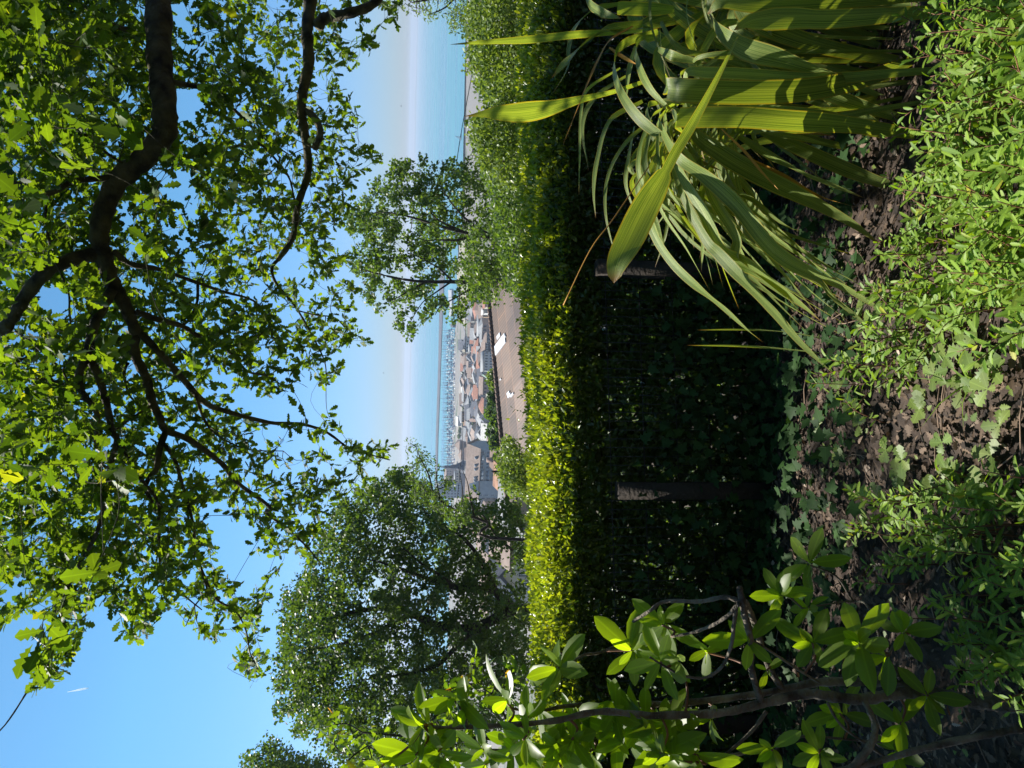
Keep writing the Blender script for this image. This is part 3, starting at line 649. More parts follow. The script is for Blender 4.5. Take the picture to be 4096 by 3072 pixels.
def boats():
    hull = plain('boat_white', (.75, .75, .74), .4, .05, 1); mast = plain('mast_grey', (.07, .08, .1), .5, .1, 1); cov = plain('boat_cover_blue', (.06, .1, .2), .7, .1, 1)
    mb = MB(); n = 8
    st = [(-3.6, .9), (-2., 1.25), (0, 1.3), (2., .95), (3.8, .05)]
    for (a, wa), (b, wb) in zip(st[:-1], st[1:]):
        for s in (1, -1):
            mb.poly([(a, s*wa*.7, -.1), (b, s*wb*.7, -.1), (b, s*wb, .9), (a, s*wa, .9)][::s])
        mb.poly([(a, -wa, .9), (b, -wb, .9), (b, wb, .9), (a, wa, .9)])
    mb.poly([(-3.6, -.63, -.1), (-3.6, -.9, .9), (-3.6, .9, .9), (-3.6, .63, -.1)])
    mb.box((-.2, 0, 1.15), (2.6, 1.4, .5)); nh = len(mb.t)
    mb.tube([(.5, 0, .9), (.5, 0, 7.2)], .17, 5); mb.tube([(.5, 0, 2.0), (-2.8, 0, 2.0)], .2, 5)
    o = mb.build('sailboat', [hull, mast]); mi = np.array([0]*nh+[1]*(len(mb.t)-nh), dtype=np.int32); o.data.polygons.foreach_set('material_index', mi)
    first = True; dk = o.data.copy(); dk.name = 'sailboat_blue'; dk.materials[0] = cov  # blue copies: dark covers, with hull shadow painted in as colour
    rows = [(1792, 1330, 2010, 62), (1800, 1322, 2010, 60), (1808, 1315, 1980, 56), (1816, 1320, 1960, 48), (1823, 1330, 1900, 34)]
    for ri, (px, a, b, n) in enumerate(rows):
        for i in range(n):
            py = a+(b-a)*(i+.5*rng.random())/n
            x, y = ground_pt(px-1+2*rng.random(), py, -60)
            if first: c = o; first = False
            else: c = o.copy(); COL.objects.link(c)
            if rng.random() < .45: c.data = dk
            s = rng.uniform(.95, 1.5); c.location = (x, y, -59.95); c.scale = (s, s, s*rng.uniform(.8, 1.2)); c.rotation_euler = (0, 0, math.pi/2*(1 if rng.random() < .5 else -1)+rng.normal()*.15)
            tag(c, 'small white sailboat with bare mast moored among the rows in the marina', 'sailboat', 'boats moored in the marina')
    # lone sailing boat
    x, y = ground_pt(1846, 548, -60)
    s = empty('sailing_boat', (x, y, -60), 'lone white sailing boat out on the lake right of the trees', 'sailing boat')
    h = MB()
    for (a, wa), (b, wb) in zip(st[:-1], st[1:]):
        for k in (1, -1): h.poly([(x+a, y+k*wa*.7, -60.1), (x+b, y+k*wb*.7, -60.1), (x+b, y+k*wb, -59.1), (x+a, y+k*wa, -59.1)][::k])
        h.poly([(x+a, y-wa, -59.1), (x+b, y-wb, -59.1), (x+b, y+wb, -59.1), (x+a, y+wa, -59.1)])
    h.build('hull', hull, s); MB().tube([(x+.5, y, -59), (x+.5, y, -52)], .1, 5).build('mast', mast, s)
    MB().poly([(x+.4, y, -58), (x-2.8, y+.3, -58), (x-1.2, y+.35, -55), (x+.4, y, -52.2)]).poly([(x+.4, y+.06, -52.2), (x-1.2, y+.41, -55), (x-2.8, y+.36, -58), (x+.4, y+.06, -58)]).build('sail', hull, s)
    for i, (px, a, b) in enumerate([(1796, 1325, 2010), (1804, 1318, 2000), (1812, 1316, 1970), (1820, 1325, 1930)]):
        p, q = ground_pt(px, a, -60), ground_pt(px, b, -60); dx, dy = q[0]-p[0], q[1]-p[1]; ln = math.hypot(dx, dy)
        c = MB().box(((p[0]+q[0])/2, (p[1]+q[1])/2, -59.75), (ln, 2.2, .5), math.atan2(dy, dx)).build('jetty', R_['grey'])
        tag(c, ['outermost floating jetty of the marina, nearest the breakwater', 'second floating jetty in from the lake', 'third floating jetty in from the lake', 'innermost floating jetty beside the quay'][i], 'jetty', 'marina jetties')
boats()

# cables, aerial, birds, contrail
def cable(pts, r, label):
    P_ = catmull([at(*p) for p in pts], 8); tag(MB().tube(P_, r, 5).build('overhead_cable', m_wire), label, 'cable')
cable([(1905, 200, 60.), (1878, 350, 58.), (1850, 500, 56.), (1826, 654, 54.), (1812, 800, 52.), (1808, 900, 52)], .03, 'thin overhead cable slanting over the open lake')
cable([(1863, 1240, 90.), (1861, 1400, 90.), (1857, 1560, 90.), (1849, 1765, 90.), (1836, 1930, 90.), (1815, 2100, 90.)], .035, 'long overhead cable crossing in front of the town')
def aerial():
    b = at(1945, 606, 14.); t = at(1891, 606, 14.); o = empty('television_aerial', b, 'small television aerial poking up from the right hand bushes', 'aerial')
    MB().tube([b-Vector((0, 0, 3)), t], .012, 6).build('mast', m_wire, o)
    q = at(1893, 606, 14.); MB().tube([q+Vector((-.03, -.2, 0)), q+Vector((.05, .25, 0))], .008, 5).build('boom', m_wire, o)
    e = MB()
    for k in (-1, 0, 1): 
        c = q+Vector((0, .15*k, 0)); e.tube([c+Vector((-.09, 0, 0)), c+Vector((.09, 0, 0))], .006, 4)
    c = at(1898, 606, 14.); e.tube([c+Vector((-.08, 0, 0)), c+Vector((.08, 0, 0))], .006, 4); e.build('dipoles', m_wire, o)
aerial()
def bird(px, py, y, label):
    c = at(px, py, y); mb = MB(); mb.tube([c+Vector((-.22, 0, .02)), c+Vector((-.1, 0, 0)), c+Vector((.1, 0, 0)), c+Vector((.24, 0, .03))], [.01, .06, .07, .02], 7)
    for s in (1, -1):
        mb.poly([c+Vector((-.06, 0, .03)), c+Vector((.1, 0, .03)), c+Vector((.12, s*.3, .16)), c+Vector((-.02, s*.55, .1))]); mb.poly([c+Vector((-.02, s*.55, .085)), c+Vector((.12, s*.3, .145)), c+Vector((.1, 0, .015)), c+Vector((-.06, 0, .015))])
    tag(mb.build('bird', plain('bird_dark', (.05, .05, .06), .8, .1, 3)), label, 'bird')
bird(1605, 424, 190., 'tiny dark bird gliding over the right hand haze'); bird(1535, 1492, 230., 'tiny dark bird in the pale sky above the harbour')
def grow_twigs(mb, A, R, cc, rmax=.006, rmin=.002, n=4, penal=0., cap=1e9):
    """join every leaf cluster to the nearest limb or to an earlier twig, nearest clusters first"""
    A = [np.array(a) for a in A]; base = np.array(A); d0 = np.array([np.linalg.norm(base-c, axis=1).min() for c in cc]); order = np.argsort(d0)
    N0 = len(A); buf = np.zeros((N0+3*len(cc), 3)); buf[:N0] = base; rr = np.zeros(len(buf)); rr[:N0] = R; k = N0; axes = np.zeros((len(cc), 3))
    for i in order:
        c = cc[i]; dv = np.linalg.norm(buf[:k]-c, axis=1)+penal*np.maximum(0, buf[:k, 2]-c[2]); j = int(dv.argmin()); a = buf[j]; L = np.linalg.norm(c-a)
        if L > cap: axes[i] = rng.normal(size=3); continue
        mid = (a+c)/2+rng.normal(0, .1, 3)*L+np.array([0, 0, .05*L]); P_ = catmull([a, mid, c], 3)
        r0 = min(rmax+.006*L, rr[j]*.85); mb.tube(P_, list(np.linspace(r0, rmin, len(P_))), n)
        for q, f in ((mid, .6), ((mid+c)/2, .4), (c, .1)): buf[k] = q; rr[k] = max(rmin, r0*f); k += 1
        axes[i] = c-mid
    return axes
# ------------------------------------------------------------------ middle-distance trees
def S(*p): return [(x*1.8517, y*1.8517) for x, y in p]      # coordinates read off a 2212 px wide view
def crown_in(poly, y, thick, nclump, per, rc, ls, seedholes=(), flat=.8, dens=None):
    """clump centres inside an outline, at real depths; returns leaf positions and clump centres"""
    poly = np.array(poly); lo, hi = poly.min(0), poly.max(0); C_ = np.zeros((0, 2))
    while len(C_) < nclump:
        q = lo+(hi-lo)*rng.random((nclump*2, 2)); k = pip(q[:, 0], q[:, 1], poly)
        for (hx, hy, hr, pr) in seedholes: k &= ~((((q[:, 0]-hx)**2+(q[:, 1]-hy)**2) < hr*hr) & (rng.random(len(q)) < pr))
        C_ = np.vstack([C_, q[k]])
    C_ = C_[:nclump]
    yy = y+rng.normal(0, thick, nclump).clip(-1.8*thick, 1.8*thick)
    cc = at_np(C_[:, 0], C_[:, 1], yy)
    n = nclump*per; c = np.repeat(cc, per, 0)
    off = norm(rng.normal(size=(n, 3)))*(rc*rng.random((n, 1))**.5); off[:, 2] *= flat
    return c+off, cc
def tree(name, label, poly, y, thick, nclump, per, rc, ls, mat, limbs, base, holes=(), group=None, nbr=60, tpl=OVAL2, wid=1.4, cat='tree', upb=.6):
    """limbs: list of ([(px,py,y)...], r0, r1); base: (px,py,y) where the trunk leaves the ground"""
    b = at(*base); zb = gz(b.y, b.x)
    o = empty(name, (b.x, b.y, zb), label, cat, group)
    mb = MB(); allp = []
    for i, (pl, r0, r1) in enumerate(limbs):
        pts = [at(*p) for p in pl]
        if i == 0: pts = [Vector((b.x, b.y, zb-.3))]+pts
        P_ = catmull(pts, 5); m = len(P_); mb.tube(P_, [r0+(r1-r0)*k/(m-1) for k in range(m)], 8, .15)
        allp += [(np.array(p), r0+(r1-r0)*k/(m-1)) for k, p in enumerate(P_)]
    pos, cc = crown_in(poly, y, thick, nclump, per, rc, ls, holes)
    A = np.array([a for a, r in allp]); rr = np.array([r for a, r in allp])
    sel = rng.permutation(len(cc))[:int(nbr*1.5)]
    grow_twigs(mb, A, rr, cc[sel], .012, .005, 4, .6)
    mb.build('trunk', m_bark2, o)
    n = len(pos); nn = norm(rng.normal(size=(n, 3))*.7+np.array([0, 0, upb])); d = rand_dirs(n, -.2)
    leaves('crown', tpl, pos, d, nn, ls*rng.uniform(.65, 1.25, n), mat, o, wid=np.full(n, wid))
    return o

# right pair of trees over the town
PR1 = S((740,460),(750,500),(760,560),(765,610),(800,655),(835,680),(872,715),(893,728),(897,700),(920,690),(955,680),(985,700),(1003,690),(1003,650),(1040,640),(1068,655),(1078,640),(1075,590),(1040,575),(1000,590),(990,560),(930,520),(880,500),(830,470))
tree('broadleaf_tree', 'airy broadleaf tree with slim dark trunk in front of the harbour', PR1, 23.1, .9, 170, 42, .24, .115, m_mid,
     [([(2060, 1125, 22.), (1920, 1131, 22.), (1806, 1127, 22.), (1701, 1127, 22.), (1616, 1118, 22.), (1532, 1100, 22.1), (1440, 1075, 22.2)], .085, .02),
      ([(1899, 1148, 22.), (1840, 1181, 21.8), (1764, 1225, 21.6), (1740, 1260, 21.5)], .03, .01), ([(1806, 1122, 22.), (1764, 1080, 22.2), (1700, 1040, 22.4), (1630, 1010, 22.5)], .035, .01),
      ([(1700, 1130, 22.), (1640, 1160, 21.8), (1590, 1190, 21.6), (1530, 1215, 21.6)], .03, .008), ([(1800, 1130, 22), (1750, 1165, 21.8), (1690, 1210, 21.7), (1640, 1290, 21.5)], .03, .008),
      ([(1980, 1130, 22.), (1960, 1170, 21.9), (1950, 1210, 21.9)], .02, .006)], (2075, 1125, 22.), holes=[(1660, 1240, 60, .5), (1560, 1190, 50, .6), (1780, 1150, 40, .7)], nbr=90)
PR2 = S((740,470),(780,430),(820,385),(850,352),(905,342),(960,345),(1010,350),(1040,362),(1070,400),(1110,440),(1110,520),(1100,600),(1060,640),(1010,610),(980,580),(940,560),(890,520),(850,510),(800,500))
tree('broadleaf_tree', 'denser broadleaf tree right of the slim dark trunked one, over the lake', PR2, 25.2, 1.1, 260, 44, .27, .12, m_mid,
     [([(2100, 960, 24.), (2000, 955, 24.), (1900, 940, 24.), (1780, 910, 24.), (1650, 870, 24.), (1560, 850, 24.)], .11, .02),
      ([(2000, 957, 24.), (1900, 905, 24.2), (1820, 830, 24.4), (1760, 740, 24.5)], .06, .012), ([(1900, 940, 24.), (1830, 960, 23.8), (1740, 960, 23.6), (1650, 970, 23.6)], .045, .01),
      ([(1850, 925, 24.), (1740, 870, 24.), (1690, 780, 24.3)], .04, .01)], (2120, 960, 24.), holes=[(1780, 1010, 60, .8), (1600, 900, 40, .6), (1960, 1000, 40, .5)], nbr=110)
# the lower dark mass of leaves between trunk and roof
PR3 = S((990,560),(1010,600),(1010,640),(1040,655),(1080,650),(1105,610),(1120,540),(1105,480),(1060,470),(1020,500))
tree('bushy_tree', 'low bushy tree at the foot of the slim dark trunk', PR3, 19., .6, 110, 26, .28, .09, m_mid, [([(2080, 1060, 19.), (1980, 1080, 19.), (1900, 1090, 19.)], .05, .01)], (2100, 1060, 19.), nbr=40)

# big left tree
PL = S((700,1115),(725,1085),(770,1075),(790,1060),(820,1035),(850,1015),(885,1020),(910,1050),(945,1075),(975,1085),(1000,1085),(1050,1080),(1090,1085),(1125,1100),(1135,1200),(1128,1260),(1142,1330),(1145,1450),(1080,1560),(1000,1659),(760,1659),(700,1612),(640,1582),(600,1535),(592,1490),(600,1440),(605,1370),(597,1330),(608,1290),(640,1260),(660,1215),(690,1180))
tree('spreading_tree', 'large dense spreading tree rising above the left of the hedge', PL, 18.0, 1.4, 1480, 52, .24, .085, m_dark,
     [([(2150, 2440, 17.5), (2050, 2440, 17.5), (1900, 2510, 17.5), (1750, 2500, 17.5), (1600, 2440, 17.5), (1450, 2440, 17.5), (1300, 2480, 17.5)], .17, .03),
      ([(2060, 2440, 17.5), (1960, 2360, 17.3), (1820, 2350, 17.2), (1700, 2310, 17.2), (1560, 2260, 17.2), (1440, 2230, 17.2)], .1, .015),
      ([(1850, 2370, 17.3), (1740, 2290, 17), (1680, 2250, 17), (1600, 2180, 17)], .06, .012), ([(1950, 2500, 17.5), (1850, 2560, 17.4), (1750, 2660, 17.5), (1600, 2700, 17.5), (1450, 2720, 17.5)], .08, .015),
      ([(2000, 2400, 17.5), (1930, 2250, 17.3), (1850, 2150, 17.2), (1760, 2090, 17), (1700, 2050, 17)], .07, .01), ([(1650, 2450, 17.5), (1500, 2530, 17.5), (1350, 2580, 17.4), (1230, 2600, 17.4)], .06, .012),
      ([(2050, 2200, 17.4), (1990, 2150, 17.4), (1930, 2060, 17.2), (1870, 2020, 17)], .04, .008)], (2170, 2440, 17.5),
     holes=[(1930, 2175, 45, .85), (1700, 2210, 45, .6), (1500, 2320, 50, .5), (1660, 2330, 45, .5), (2030, 2290, 70, .92), (2000, 2180, 40, .7), (1500, 2120, 40, .5), (1350, 2250, 40, .5), (1690, 2120, 30, .5)], nbr=260, tpl=OVAL2)
# feathery tree top right of it
PF = S((885,955),(905,960),(925,985),(940,1000),(965,1010),(985,1040),(970,1060),(950,1040),(935,1050),(960,1085),(940,1100),(900,1080),(880,1040),(870,1000),(878,975))
tree('feathery_tree', 'wispy light tree with feathery shoots right of the big dense one', PF, 13., .35, 80, 16, .13, .06, m_mid,
     [([(2100, 2160, 13.), (1950, 2090, 13.), (1820, 2040, 13.), (1740, 1980, 13.), (1715, 1900, 13.), (1680, 1830, 13.), (1660, 1780, 13.)], .035, .006),
      ([(1760, 2000, 13.), (1745, 1900, 13), (1765, 1860, 13)], .012, .004), ([(1900, 2075, 13.), (1880, 1990, 13.), (1870, 1930, 13), (1850, 1880, 13)], .016, .004), ([(1850, 2050, 13), (1850, 1960, 13), (1835, 1870, 13)], .014, .004)], (2110, 2170, 13.), holes=[(1800, 1865, 62, .95), (1850, 1880, 45, .95)], nbr=50, tpl=OVAL, wid=.7)
PF2 = [(1820, 1835), (1870, 1850), (1890, 1880), (1840, 1900), (1790, 1960), (1800, 2040), (1850, 2010), (1880, 1960), (1900, 1950), (1860, 2050), (1900, 2080), (1800, 2100), (1760, 2040), (1790, 1900)]
pos, cc = crown_in(PF2, 13., .3, 46, 16, .1, .06, [(1800, 1865, 62, .95), (1850, 1880, 45, .95)]); n = len(pos)
t_ = bpy.data.objects['feathery_tree']
leaves('side_foliage', OVAL, pos, rand_dirs(n, -.2), norm(rng.normal(size=(n, 3))+np.array([0, 0, .6])), .06*rng.uniform(.7, 1.2, n), m_mid, t_)
# bush at left over the roof
PB = [(1995, 1800), (2010, 1770), (2035, 1755), (2070, 1790), (2120, 1850), (2140, 1960), (2120, 1990), (2060, 1985), (2010, 1930), (1993, 1870)]
tree('round_bush', 'round pale green bush standing between tiled roof and hedge', PB, 10., .35, 210, 22, .12, .045, m_bush, [([(2120, 1890, 10.), (2060, 1880, 10.)], .03, .01)], (2150, 1890, 10.), nbr=40, cat='bush', tpl=OVAL, wid=1.2)
# extreme left dark tree tops and right hand bushes
tree('dark_tree', 'dark narrow treetop at the lower left corner of the sky', S((905-340,1620),(580,1600),(605,1612),(640,1640),(700,1650),(760,1659),(760,1720),(600,1720),(540,1659),(525,1650)), 24., .8, 260, 26, .35, .1, m_dark, [([(1900, 3120, 24.), (1500, 3110, 24.), (1200, 3100, 24.), (1080, 3060, 24.)], .12, .02)], (2150, 3120, 24.), nbr=60)
tree('leafy_bush', 'broad light green bush behind hedge, nearest the strap leaf plant', S((1018,120),(1030,160),(1040,200),(1080,250),(1120,280),(1160,240),(1160,60),(1100,-30),(1040,-30),(1015,40)), 9., .6, 620, 24, .17, .05, m_bush, [([(2150, 200, 9.), (2000, 150, 9.)], .05, .01)], (2200, 200, 9.), nbr=60, cat='bush', tpl=OVAL, wid=1.2)
tree('leafy_bush', 'pale green bush with loose top left of the broad one', S((1020,270),(1040,250),(1100,250),(1150,270),(1150,400),(1100,400),(1060,370),(1030,330)), 8., .5, 380, 24, .15, .045, m_bush, [([(2150, 560, 8.), (2000, 560, 8.)], .04, .01)], (2180, 560, 8.), nbr=50, cat='bush', tpl=OVAL, wid=1.2)
tree('leafy_bush', 'mid green bush below the aerial, behind the hedge', S((1045,340),(1080,330),(1150,380),(1150,640),(1115,640),(1090,560),(1060,420)), 11., .7, 420, 24, .2, .055, m_mid, [([(2150, 800, 11.), (2020, 800, 11.)], .05, .01)], (2200, 800, 11.), nbr=50, cat='bush', tpl=OVAL, wid=1.2)
# sparse twiggy tree at far right
PT = S((865,0),(880,20),(915,40),(955,30),(970,65),(1000,70),(1030,60),(1040,30),(1045,-60),(860,-60))
tree('twiggy_tree', 'thin twiggy tree with sparse yellowish leaves at far right over the lake', PT, 12., .6, 120, 14, .12, .05, m_bush, [([(2100, -60, 12.), (1900, -50, 12.), (1750, -10, 12.), (1650, 10, 12.)], .05, .01), ([(1950, -50, 12.), (1880, 40, 12.), (1840, 100, 12)], .02, .005), ([(1850, -40, 12.), (1780, 30, 12.), (1710, 60, 12)], .02, .005)], (2200, -60, 12.), nbr=110, tpl=OVAL, wid=.9)
# greenery on the slope right below the hedge, seen through its gaps
for i, (x, y, r) in enumerate([(-3.4, 6.5, 1.2), (-1.6, 6.6, 1.15), (.1, 6.5, 1.2), (1.9, 6.6, 1.15), (3.6, 6.5, 1.2)]):
    small_tree(x, y, gz(y), 1.95, r, ['sunlit bush glinting through the hedge, leftmost of five', 'sunlit bush glinting through the hedge behind left fence post', 'sunlit bush glinting through the middle of the hedge', 'sunlit bush glinting through the hedge behind right fence post', 'sunlit bush glinting through the hedge behind the strap leaves'][i], m_mid, 4200, .055, 'bushes behind the hedge', 'bush', 'slope_bush')
def sunny():
    T = []
    for (px, py, y) in [(3541, 1386, 2.9), (3300, 1150, 2.6), (3100, 1050, 2.5), (2900, 900, 2.5), (3400, 1250, 2.7), (3050, 1250, 2.6), (2750, 650, 2.5), (2600, 480, 2.5), (2900, 350, 2.3), (3250, 330, 2.3), (3250, 480, 2.3), (3200, 800, 2.5), (3000, 700, 2.5), (2800, 1150, 2.5), (2500, 850, 2.05), (2620, 720, 2.0), (3500, 150, 2.3), (3600, 900, 2.8),
                       (1694, 2898, 1.88), (1830, 2800, 1.86), (2020, 2810, 1.95), (2230, 2672, 1.95), (1760, 3000, 1.9), (2560, 2600, 2.), (2640, 2500, 2.), (2570, 2870, 1.95), (2985, 2561, 1.8), (2450, 2940, 1.95)]:
        T.append(np.array(at(px, py, y)))
    for px in (3700, 3800, 3900, 4000, 4090):
        for py in (60, 250, 450, 650, 850, 1050, 1250, 1450): g = ground_at(px+60, py); T.append(np.array(g)+np.array([0, 0, .15]))
    for px, py in ((3650, 1450), (3750, 1600), (3900, 1700), (3960, 1560)): T.append(np.array(ground_at(px, py)))
    for x in np.arange(-2.3, .2, .22):
        for y in (4.35, 4.8): T.append(np.array([x, y, -.75]))
    return np.array(T)
SUNNY = sunny()
# ------------------------------------------------------------------ oak overhead
def c1(x, y, d): return (x*.633, y*.633, d)
def c2(x, y, d): return (x*.633, 1000+y*.633, d)
def c3(x, y, d): return (x*.646, 2000+y*.646, d)
def oak():
    base = Vector((4.6, 5.4, gz(5.0)))
    o = empty('oak_tree', base, 'big old oak whose limbs and lobed leaves hang over the whole view', 'oak tree')
    mb = MB(); nodes = []
    def limb(pts, r0, r1, n=9, sub=6, raw=(), wob=.12):
        P_ = catmull(list(raw)+[at(*p) for p in pts], sub); m = len(P_)
        R = [r0+(r1-r0)*k/(m-1) for k in range(m)]
        R = [.86*r*(1+.09*math.sin(k*1.7+r0*90)) for k, r in enumerate(R)]
        mb.tube(P_, R, n, wob); nodes.extend((np.array(p), r) for p, r in zip(P_, R))
    # trunk outside the frame
    mb.tube(catmull([base-Vector((0, 0, .3)), base+Vector((.1, 0, 1.5)), base+Vector((0, .1, 3.6)), base+Vector((.1, .1, 6.2)), base+Vector((.5, .4, 9))], 6), list(np.linspace(.36, .14, 25)), 14, .08)
    tk1 = base+Vector((.05, .05, 4.9)); tk2 = base+Vector((.05, .05, 3.2))
    limb([c1(1000, 0, 5.2), c1(1010, 400, 5.1), c1(1040, 700, 5.), c1(1030, 860, 5.), c1(900, 1010, 5.), c1(740, 1150, 5.), c1(650, 1350, 5.), c1(630, 1500, 5.), c1(645, 1620, 5.)], .105, .062, 12, raw=[tk1, at(620, -300, 5.4)])
    limb([c2(650, 20, 5.), c2(690, 160, 5.05), c2(740, 260, 5.1), c2(800, 370, 5.1), c2(860, 520, 5.2)], .064, .042, 11)
    limb([c2(855, 500, 5.2), c2(850, 650, 5.25), c2(920, 800, 5.3), c2(960, 950, 5.4), c2(1010, 1060, 5.4), c2(1050, 1140, 5.5), c2(1200, 1200, 5.6), c2(1400, 1350, 5.8), c2(1500, 1470, 5.9), c2(1700, 1620, 6.1), c3(1650, 80, 6.2), c3(1780, 180, 6.3), c3(1900, 290, 6.4), c3(1990, 400, 6.4)], .042, .006)
    limb([c2(870, 510, 5.2), c2(1010, 650, 5.3), c2(1150, 810, 5.5), c2(1290, 960, 5.7), c2(1400, 1010, 5.9), c2(1700, 1090, 6.2), c2(1900, 1100, 6.4), c2(2060, 1150, 6.5), c2(2200, 1250, 6.6), (1450, 1810, 6.7), (1560, 1840, 6.7)], .032, .006)
    limb([c2(710, 250, 5.05), c2(640, 380, 5.), c2(590, 500, 4.9), c2(550, 660, 4.9), c2(500, 780, 4.8), c2(520, 900, 4.8), c2(590, 990, 4.8), c2(620, 1080, 4.8), c2(600, 1200, 4.8)], .042, .012)
    limb([c2(560, 670, 4.9), c2(630, 820, 4.9), c2(680, 1000, 4.9), c2(710, 1150, 5.), c2(740, 1200, 5.), c2(700, 1350, 5.), c2(680, 1500, 5.), c3(600, 200, 5.1), c3(480, 420, 5.2), c3(400, 600, 5.2), c3(340, 880, 5.3), c3(280, 1060, 5.3), c3(180, 1190, 5.3)], .03, .006)
    limb([c2(630, 20, 5.), c2(450, 60, 4.9), c2(300, 130, 4.8), c2(170, 280, 4.8), c2(80, 420, 4.8), c2(0, 510, 4.8), c2(-250, 560, 4.8), c2(-600, 700, 4.9)], .05, .04, 11)
    limb([c1(740, 1120, 5.), c1(600, 1130, 4.9), c1(450, 1150, 4.8), c1(300, 1225, 4.7), c1(150, 1175, 4.7), c1(0, 1140, 4.7), c1(-200, 1200, 4.7)], .024, .014)
    limb([c1(300, 1220, 4.7), c1(292, 1300, 4.7), c1(290, 1400, 4.7), c2(330, 20, 4.7), c2(430, 260, 4.7), c2(440, 400, 4.7), c2(470, 700, 4.8)], .01, .006, 6)
    limb([c1(800, 1050, 5.), c1(640, 940, 4.8), c1(400, 720, 4.6), c1(260, 530, 4.5), c1(140, 330, 4.4), c1(60, 150, 4.4)], .012, .006, 6)
    limb([c1(1090, 520, 5.05), c1(1200, 540, 5.1), c1(1300, 565, 5.2), c1(1420, 640, 5.3), c1(1550, 760, 5.4), c1(1650, 860, 5.5), c1(1830, 980, 5.6)], .022, .006, 8)
    limb([c1(1510, 760, 5.4), c1(1540, 890, 5.4), c1(1650, 915, 5.4), c1(1760, 1030, 5.5), c1(1830, 1130, 5.5), c1(1860, 1260, 5.5), c1(1900, 1400, 5.6)], .014, .006, 7)
    limb([(110, 2765, 5.3), (20, 2900, 5.35), (-150, 3100, 5.4), (-180, 3500, 5.4), (-180, 3900, 5.4)], .007, .004, 6)  # thin limb added for the unseen shading clusters on the left
    limb([c1(1960, 0, 6.6), c1(1940, 200, 6.5), c1(1950, 400, 6.5), c1(1910, 600, 6.5), c1(1910, 750, 6.5), c1(1935, 900, 6.5), c1(1945, 1100, 6.6), c1(1880, 1300, 6.6), c1(1850, 1500, 6.7), c2(1760, 60, 6.8)], .07, .026, 11, raw=[tk2, at(1250, -300, 6.4)])
    limb([c1(2000, 170, 6.5), c1(2060, 110, 6.5), c1(2200, 85, 6.4), c1(2350, 30, 6.4), c1(2450, -90, 6.4)], .06, .04, 9)
    limb([c1(1930, 690, 6.5), c1(2000, 760, 6.4), c1(2025, 850, 6.3), c1(1990, 935, 6.2)], .036, .03, 9)
    limb([c2(1770, 50, 6.8), c2(1720, 110, 6.8), c2(1745, 210, 6.8), c2(1860, 350, 6.8), c2(1950, 500, 6.9), c2(2050, 700, 6.9), c2(2060, 850, 6.9)], .02, .005, 7)
    limb([c2(1700, 100, 6.8), c2(1620, 130, 6.8), c2(1560, 210, 6.8)], .014, .005, 6)
    limb([c2(1870, 380, 6.8), c2(1990, 410, 6.8), c2(2120, 430, 6.8), c2(2200, 520, 6.8)], .01, .004, 6)
    limb([c2(720, 10, 5.), c2(830, 90, 5.1), c2(1000, 120, 5.2), c2(1200, 190, 5.4), c2(1400, 260, 5.6), c2(1600, 320, 5.8), c2(1690, 430, 5.9)], .024, .006, 8)
    limb([c2(1250, 210, 5.5), c2(1245, 330, 5.5), c2(1200, 430, 5.5), c2(1160, 475, 5.5)], .012, .01, 6)
    limb([c2(860, 390, 5.1), c2(1000, 440, 5.2), c2(1150, 480, 5.4), c2(1250, 540, 5.5), c2(1410, 610, 5.7), c2(1500, 700, 5.9), c2(1570, 770, 6.), c2(1700, 800, 6.2), c2(1800, 870, 6.3)], .026, .006, 8)
    limb([c2(1420, 610, 5.7), c2(1500, 600, 5.7), c2(1600, 570, 5.7), c2(1690, 500, 5.8)], .012, .005, 6)
    limb([c2(1240, 920, 5.6), c2(1280, 1050, 5.7), c2(1350, 1150, 5.8), c2(1480, 1230, 6.), c2(1600, 1265, 6.1), c2(1790, 1270, 6.2)], .014, .004, 7)
    limb([c2(1050, 1140, 5.5), c2(1010, 1250, 5.5), c2(990, 1380, 5.5), c2(950, 1430, 5.5), c2(920, 1500, 5.5), c2(960, 1600, 5.5)], .03, .016, 8)
    limb([c2(1010, 1190, 5.5), c2(1100, 1320, 5.5), c2(1150, 1480, 5.6), c2(1200, 1650, 5.7), c3(1200, 180, 5.7), c3(1220, 350, 5.8), c3(1330, 600, 5.9), c3(1450, 680, 6.), c3(1520, 800, 6.), c3(1550, 950, 6.), c3(1600, 1050, 6.)], .018, .005, 7)
    limb([c3(1240, 440, 5.8), c3(1280, 560, 5.8), c3(1210, 650, 5.8), c3(1150, 780, 5.8)], .01, .004, 6)
    limb([c3(1150, 30, 5.7), c3(1180, 200, 5.7), c3(1190, 400, 5.7), c3(960, 560, 5.7), c3(900, 700, 5.7)], .01, .004, 6)
    limb([c2(740, 1200, 5.), c2(800, 1290, 5.), c2(900, 1460, 5.1), c2(1000, 1600, 5.2), c3(980, 200, 5.3), c3(1010, 480, 5.4), c3(1150, 600, 5.5), c3(1250, 680, 5.6)], .02, .005, 7)
    limb([c2(0, 770, 4.9), c2(200, 810, 4.9), c2(350, 830, 4.9), c2(520, 900, 4.8)], .01, .012, 6)
    limb([c2(300, 910, 4.8), c2(400, 915, 4.8), c2(520, 940, 4.8)], .008, .012, 6)
    limb([c2(90, 720, 4.8), c2(300, 600, 4.8), c2(450, 530, 4.85), c2(580, 480, 4.9)], .007, .012, 6)
    limb([c2(100, 515, 4.8), c2(220, 600, 4.7), c2(380, 750, 4.7), c2(430, 830, 4.7)], .011, .006, 6)
    limb([c2(810, 710, 5.2), c2(785, 780, 5.2), c2(810, 900, 5.2), c2(870, 980, 5.2)], .012, .006, 6)
